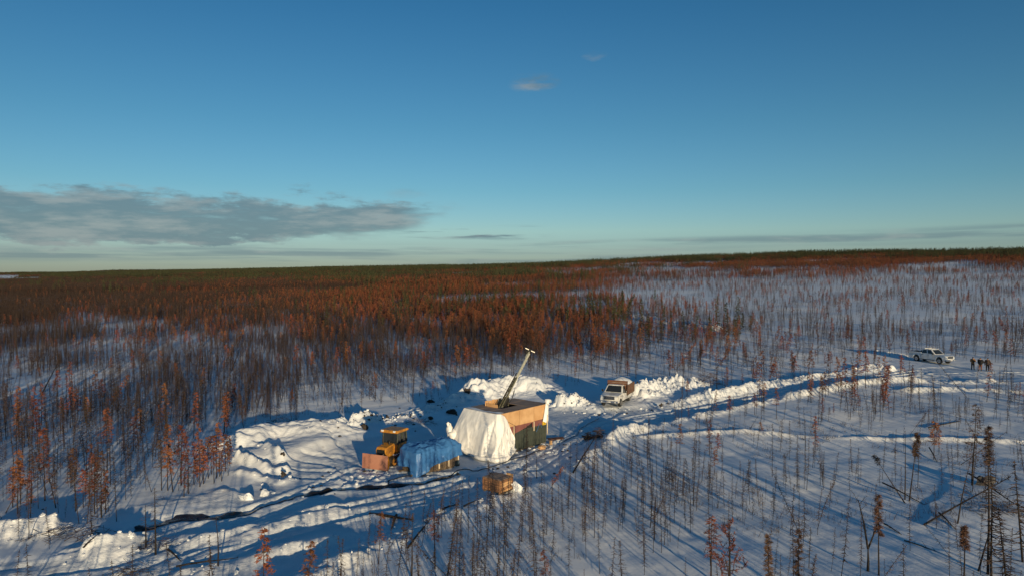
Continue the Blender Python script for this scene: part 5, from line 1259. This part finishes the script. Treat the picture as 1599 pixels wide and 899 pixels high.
def truck_common(t, paint, xr, xf, wr, wf, cab0, cab1, crew, width=1.98):
    hw = width / 2; wr_r = .42
    m = MB(); m.prism(lower_profile(xr, xf, wr, wf, .50, .48, 1.30, x_cab=cab1 + .10), -hw, hw)
    for i, v in enumerate(m.V):
        if v[0] > xf - .6: m.V[i] = (v[0], v[1] * (1 - .10 * (v[0] - xf + .6) / .6), v[2])
    body = m.build('body', paint, t, bevel=.035)
    MB().box(((xr + xf) / 2, 0, .50), (xf - xr - .3, .9, .22)).build('chassis', 'dark_steel', t)
    # greenhouse
    z1, z2 = 1.29, 1.93; a0, a1 = cab0, cab1 + .12; b0, b1 = cab0 + .16, cab1 - .62; iw, tw = hw - .03, hw - .20
    m = MB(); m.add([(a0, -iw, z1), (a1, -iw, z1), (a1, iw, z1), (a0, iw, z1), (b0, -tw, z2), (b1, -tw, z2), (b1, tw, z2), (b0, tw, z2)], [(3, 2, 1, 0), (4, 5, 6, 7), (0, 1, 5, 4), (1, 2, 6, 5), (2, 3, 7, 6), (3, 0, 4, 7)])
    m.build('cab', paint, t, bevel=.03)
    MB().box(((b0 + b1) / 2, 0, z2 + .015), (b1 - b0 + .02, tw * 2 + .02, .05), top=(.9, .9)).build('roof', paint, t, bevel=.02)
    def glass(q, name, off):
        c = sum((Vector(v) for v in q), Vector()) / 4; q2 = [c + (Vector(v) - c) * .86 + Vector(off) for v in q]; m = MB(); m.add(q2 + [v - Vector(off) * 1.5 for v in q2], [(0, 1, 2, 3), (7, 6, 5, 4), (0, 4, 5, 1), (1, 5, 6, 2), (2, 6, 7, 3), (3, 7, 4, 0)]); return m.build(name, 'glass', t)
    glass([(a1, -iw, z1), (a1, iw, z1), (b1, tw, z2), (b1, -tw, z2)], 'windshield', (.012, 0, .012))
    glass([(a0, -iw, z1), (a0, iw, z1), (b0, tw, z2), (b0, -tw, z2)], 'rear_window', (-.012, 0, .005))
    cuts = [0, .5, 1] if crew else [0, 1]
    for s in (1, -1):
        for i in range(len(cuts) - 1):
            f0, f1 = cuts[i] + .02, cuts[i + 1] - .02
            lo = lambda f: (a0 + (a1 - .25 - a0) * f, s * iw, z1 + .03); hi = lambda f: (b0 + (b1 - b0) * f, s * tw, z2 - .02)
            glass([lo(f0), lo(f1), hi(f1), hi(f0)], 'side_window', (0, s * .014, .004))
            d = MB(); x0, x1 = lo(f0)[0], lo(f1)[0]; d.box(((x0 + x1) / 2, s * (hw + .004), .93), (x1 - x0 - .02, .02, .66)); dr = d.build('door', paint, t, bevel=.012)
            MB().box((x0 + .16, s * (hw + .028), 1.15), (.16, .03, .04)).build('handle', 'black', dr)
        m = MB(); m.box((cab1 - .12, s * (hw + .2), 1.42), (.12, .16, .24)); m.beam((cab1 - .1, s * (hw - .05), 1.34), (cab1 - .1, s * (hw + .14), 1.38), .05, .05); m.build('mirror', 'black', t, bevel=.015)
        MB().box((xf - .02, s * (hw - .33), .98), (.1, .34, .22)).build('headlight', 'lamp', t, bevel=.02)
        MB().box((xr - .005, s * (hw - .1), 1.05), (.05, .15, .35)).build('taillight', 'tail_red', t, bevel=.01)
        MB().box(((wf + wr) / 2 - .1, s * (hw - .02), .42), (wf - wr - 1.3, .16, .06)).build('running_board', 'black', t)
        wheel(t, wf, s * (hw - .14), wr_r, .27); wheel(t, wr, s * (hw - .14), wr_r, .27)
        m = MB()
        for k in range(9): a0_, a1_ = math.pi * k / 9, math.pi * (k + 1) / 9; 
    MB().box((xf + .03, 0, .98), (.06, 1.14, .34)).build('grille', 'black', t, bevel=.02)
    for i in range(3): MB().box((xf + .065, 0, .88 + i * .1), (.03, 1.1, .035)).build('grille_bar', 'chrome', t)
    MB().box((xf + .1, 0, .62), (.2, width * .94, .22)).build('bumper', 'chrome', t, bevel=.04)
    MB().box((xf + .2, 0, .62), (.015, .42, .12)).build('number_plate', 'white_paint', t)
    for s in (1, -1): m = MB(); m.disc((xf + .2, s * .68, .60), (1, 0, 0), .06, .02, 12); m.build('fog_lamp', 'lamp', t)
    MB().box((xr - .08, 0, .6), (.14, width * .9, .16)).build('rear_bumper', 'chrome', t, bevel=.02)
    return hw
def pickup():
    a = Vector((*at(1427.5, 558.5), 0)); b = Vector((*at(1458, 566), 0)); 
    d = (b - a); print('pickup wheelbase', d.length); ang = R(-68); fwv = Vector((math.cos(ang), math.sin(ang), 0)); lf = Vector((-fwv.y, fwv.x, 0))
    mid = Vector((*at(1448.5, 564), 0)); org = mid + lf * .85
    t = thing('pickup_truck', 'white crew cab pickup with a white roof rack, parked on the road by three people', 'pickup truck', (org.x, org.y, H(org.x, org.y) - .01), ang)
    hw = truck_common(t, 'pickup_paint', -2.95, 2.85, -1.75, 1.85, -.95, 1.15, True)
    # open box
    MB().box((-1.95, 0, 1.285), (1.8, hw * 2 - .3, .04)).build('bed_floor', 'dark_steel', t)
    for s in (1, -1): MB().box((-1.95, s * (hw - .06), 1.36), (2.0, .12, .15)).build('bed_rail', 'pickup_paint', t, bevel=.02)
    MB().box((-2.93, 0, 1.34), (.07, hw * 2 - .1, .2)).build('tailgate', 'pickup_paint', t, bevel=.02)
    MB().box((-1.05, 0, 1.40), (.1, hw * 2 - .1, .24)).build('bed_front', 'black', t)
    for y, w_, x in ((.35, .5, -1.6), (-.4, .45, -2.1)): MB().box((x, y, 1.42), (.5, w_, .28)).build('cargo_box', 'black', t, bevel=.02)
    # roof rack bar
    MB().box((-.62, 0, 2.02), (.22, 1.46, .07)).build('roof_rack', 'white_paint', t, bevel=.015)
    for s in (1, -1): MB().box((-.62, s * .62, 1.96), (.1, .06, .1)).build('rack_foot', 'black', t)
    MB().box((.0, 0, 1.99), (.1, 1.4, .05)).build('roof_rack', 'white_paint', t)
pickup()
def flatbed():
    f = Vector((*at(951, 638), 0)); ang = math.atan2(-math.cos(R(24)), -math.sin(R(24))); fw = Vector((math.cos(ang), math.sin(ang), 0)); org = f - fw * 2.75
    t = thing('flatbed_truck', 'white flatbed truck with brown stake sides, facing the camera beside the snow heap', 'truck', (org.x, org.y, H(org.x, org.y) + .02), ang)
    hw = truck_common(t, 'white_paint', -.50, 2.6, -1.75, 1.65, -.40, .95, False); t.scale = (1.06,) * 3
    MB().box((-1.9, 0, .86), (2.9, 2.15, .12)).build('deck', 'grey_board', t, bevel=.01)
    MB().box((-1.6, 0, .62), (2.8, .8, .3)).build('frame', 'dark_steel', t)
    for s in (1, -1):
        for i in range(4): MB().box((-1.9, s * 1.06, 1.03 + i * .24), (2.9, .035, .22)).build('stake_board', 'rust', t)
        for i in range(5): MB().box((-3.25 + i * .67, s * 1.095, 1.38), (.09, .04, 1.0)).build('stake', 'grey_board', t)
    for i in range(6): MB().box((-.60, 0, 1.03 + i * .23), (.035, 2.16, .21)).build('head_board', 'rust', t)
    for i in range(4):
        MB().box((-3.34, 0, 1.03 + i * .24), (.035, 2.08, .22)).build('tail_board', 'rust', t)
    # snow load: rests in the bed
    rows = [[(-3.3 + 2.65 * u, -1.03 + 2.06 * v, 1.80 + .62 * math.sin(math.pi * min(1, max(0, v))) ** .6 * math.sin(math.pi * u) ** .4 + .12 * (float(fbm(np.array(u * 5), np.array(v * 5), 91, 3)) - .5)) for v in np.linspace(0, 1, 15)] for u in np.linspace(0, 1, 19)]
    m = MB(); m.grid(rows); m.grid([[(x, y, 1.2) for x, y, z in r] for r in rows]); o = m.build('snow_load', 'piled_snow'); o.location = t.location; o.rotation_euler = t.rotation_euler; o.scale = t.scale
    tag(o, 'snow heaped in the bed of the flatbed truck', 'snow')
flatbed()

# ------------------------------------------------------------------ people
def person(px, py, yaw, pose, label, jacket, pants, hat, height=1.76, bulk=1.):
    x, y = at(px, py); root = thing('person', label, 'person', (x, y, H(x, y) + .02), yaw); k = height / 1.76
    J = {}; E = []; Rr = {}
    def jn(n, p, r): J[n] = Vector(p) * k; Rr[n] = r * k
    b = bulk
    jn('pelvis', (0, 0, .94), .145 * b); jn('waist', (0, .0, 1.08), .14 * b); jn('chest', (.02, 0, 1.30), .165 * b); jn('neck', (.03, 0, 1.49), .065); jn('head0', (.045, 0, 1.58), .085); jn('head1', (.05, 0, 1.68), .10); jn('crown', (.04, 0, 1.74), .07)
    E += [('pelvis', 'waist'), ('waist', 'chest'), ('chest', 'neck'), ('neck', 'head0'), ('head0', 'head1'), ('head1', 'crown')]
    jn('nose', (.155, 0, 1.635), .018); E.append(('head0', 'nose'))
    for s, S in ((1, 'l'), (-1, 'r')):
        st = pose['step' + S]
        jn('hip' + S, (0, s * .10, .90), .115 * b); jn('knee' + S, (st * .5 + .03, s * .12, .50), .072); jn('ankle' + S, (st, s * .13, .10), .05); jn('toe' + S, (st + .17, s * .15, .04), .042)
        E += [('pelvis', 'hip' + S), ('hip' + S, 'knee' + S), ('knee' + S, 'ankle' + S), ('ankle' + S, 'toe' + S)]
        el, ha = pose['elbow' + S], pose['hand' + S]
        jn('sh' + S, (.01, s * .20 * b, 1.41), .085 * b); jn('el' + S, (el[0], s * el[1], el[2]), .056 * b); jn('wr' + S, (ha[0], s * ha[1], ha[2]), .038); 
        fd = (J['wr' + S] - J['el' + S]).normalized(); jn('pa' + S, tuple((J['wr' + S] + fd * .07) / k), .036); J['pa' + S] = J['wr' + S] + fd * .07
        E += [('chest', 'sh' + S), ('sh' + S, 'el' + S), ('el' + S, 'wr' + S), ('wr' + S, 'pa' + S)]
        side = fd.cross(Vector((0, 0, 1))); side = side.normalized() if side.length > .1 else Vector((1, 0, 0)); curl = fd.cross(side)
        for f in range(4):
            nm = 'f%d%s' % (f, S); ln = (.075, .088, .082, .065)[f]; o = side * (f - 1.5) * .02; p0 = J['pa' + S] + fd * .025 + o
            J[nm] = p0 + fd * ln * .6; Rr[nm] = .010; J[nm + 'e'] = p0 + fd * ln + curl * .03; Rr[nm + 'e'] = .008; E += [('pa' + S, nm), (nm, nm + 'e')]
        nm = 'th' + S; J[nm] = J['wr' + S] + fd * .04 - side * .045; Rr[nm] = .012; J[nm + 'e'] = J[nm] + fd * .05 - side * .01; Rr[nm + 'e'] = .009; E += [('wr' + S, nm), (nm, nm + 'e')]
    names = list(J); me = bpy.data.meshes.new('body'); me.from_pydata([J[n] for n in names], [(names.index(a), names.index(c)) for a, c in E], [])
    o = bpy.data.objects.new('body_skeleton', me); COL.objects.link(o); o.modifiers.new('skin', 'SKIN'); 
    for i, n in enumerate(names): v = me.skin_vertices[0].data[i]; v.radius = (Rr[n], Rr[n]); v.use_root = (n == 'pelvis')
    sb = o.modifiers.new('sub', 'SUBSURF'); sb.levels = 1; sb.render_levels = 1
    dg = bpy.context.evaluated_depsgraph_get(); ev = o.evaluated_get(dg); m2 = bpy.data.meshes.new_from_object(ev); bpy.data.objects.remove(o)
    m2.name = 'body'; m2.materials.clear(); m2.materials.append(MATS['skin']); body = bpy.data.objects.new('body', m2); COL.objects.link(body); body.parent = root
    m2.polygons.foreach_set('use_smooth', [True] * len(m2.polygons))
    # clothing follows the body: faces nearest to the dressed bones, lifted off the skin
    segs = [(a, c, J[a], J[c]) for a, c in E]
    def near(p):
        bd, bn = 9, None
        for a, c, A, B in segs:
            d = B - A; tt = max(0, min(1, (p - A).dot(d) / (d.length_squared + 1e-9))); dd = (p - A - d * tt).length - (Rr[a] * (1 - tt) + Rr[c] * tt)
            if dd < bd: bd, bn = dd, (a, c, tt)
        return bn
    cls = []
    for f in m2.polygons:
        a, c, tt = near(Vector(f.center)); z = f.center.z / k
        if a.startswith(('head', 'crown')) or c.startswith(('head', 'nose', 'crown')): cls.append('hat' if z > 1.665 or (f.center.x < 0 and z > 1.58) else 'skin')
        elif a.startswith(('pa', 'f', 'th', 'wr')): cls.append('glove')
        elif a.startswith(('ankle',)) or (a.startswith('knee') and tt > .75): cls.append('boot')
        elif a.startswith(('hip', 'knee')) or z < .88: cls.append('pants')
        else: cls.append('jacket')
    for nm, mt, th in (('jacket', jacket, .028 * b), ('trousers', pants, .018), ('hat', hat, .022), ('glove', 'black', .007), ('boot', 'black', .02)):
        key = {'trousers': 'pants'}.get(nm, nm); fs = [f for f, c in zip(m2.polygons, cls) if c == key]
        if not fs: continue
        ids = sorted({v for f in fs for v in f.vertices}); ix = {v: i for i, v in enumerate(ids)}
        m = MB(); m.add([m2.vertices[v].co + m2.vertices[v].normal * th for v in ids], [tuple(ix[v] for v in f.vertices) for f in fs], True); m.build(nm, mt, root, smooth_all=True)
    return root
hang = dict(stepl=.04, stepr=-.05, elbowl=(-.04, .30, 1.15), elbowr=(-.04, .30, 1.15), handl=(.04, .30, .92), handr=(.04, .30, .92))
fold = dict(stepl=.06, stepr=-.03, elbowl=(.02, .30, 1.15), elbowr=(.02, .30, 1.15), handl=(.26, .10, 1.20), handr=(.26, .08, 1.14))
pock = dict(stepl=.03, stepr=.10, elbowl=(-.12, .34, 1.18), elbowr=(-.12, .34, 1.18), handl=(.12, .20, 1.0), handr=(.12, .20, 1.0))
def people():
    person(1519, 575, R(-110), fold, 'person in tan vest and dark trousers with hands raised, leftmost of the three', 'jacket_vest', 'pants_dark', 'black')
    person(1531, 577, R(-150), pock, 'person in a bulky black jacket and brown trousers, standing in the middle of the three', 'jacket_black', 'pants_brown', 'jacket_black', 1.8, 1.18)
    person(1542, 577, R(-130), hang, 'person in a grey brown jacket and dark trousers, rightmost of the three', 'jacket_brown', 'pants_dark', 'jacket_brown', 1.76, 1.1)
people()
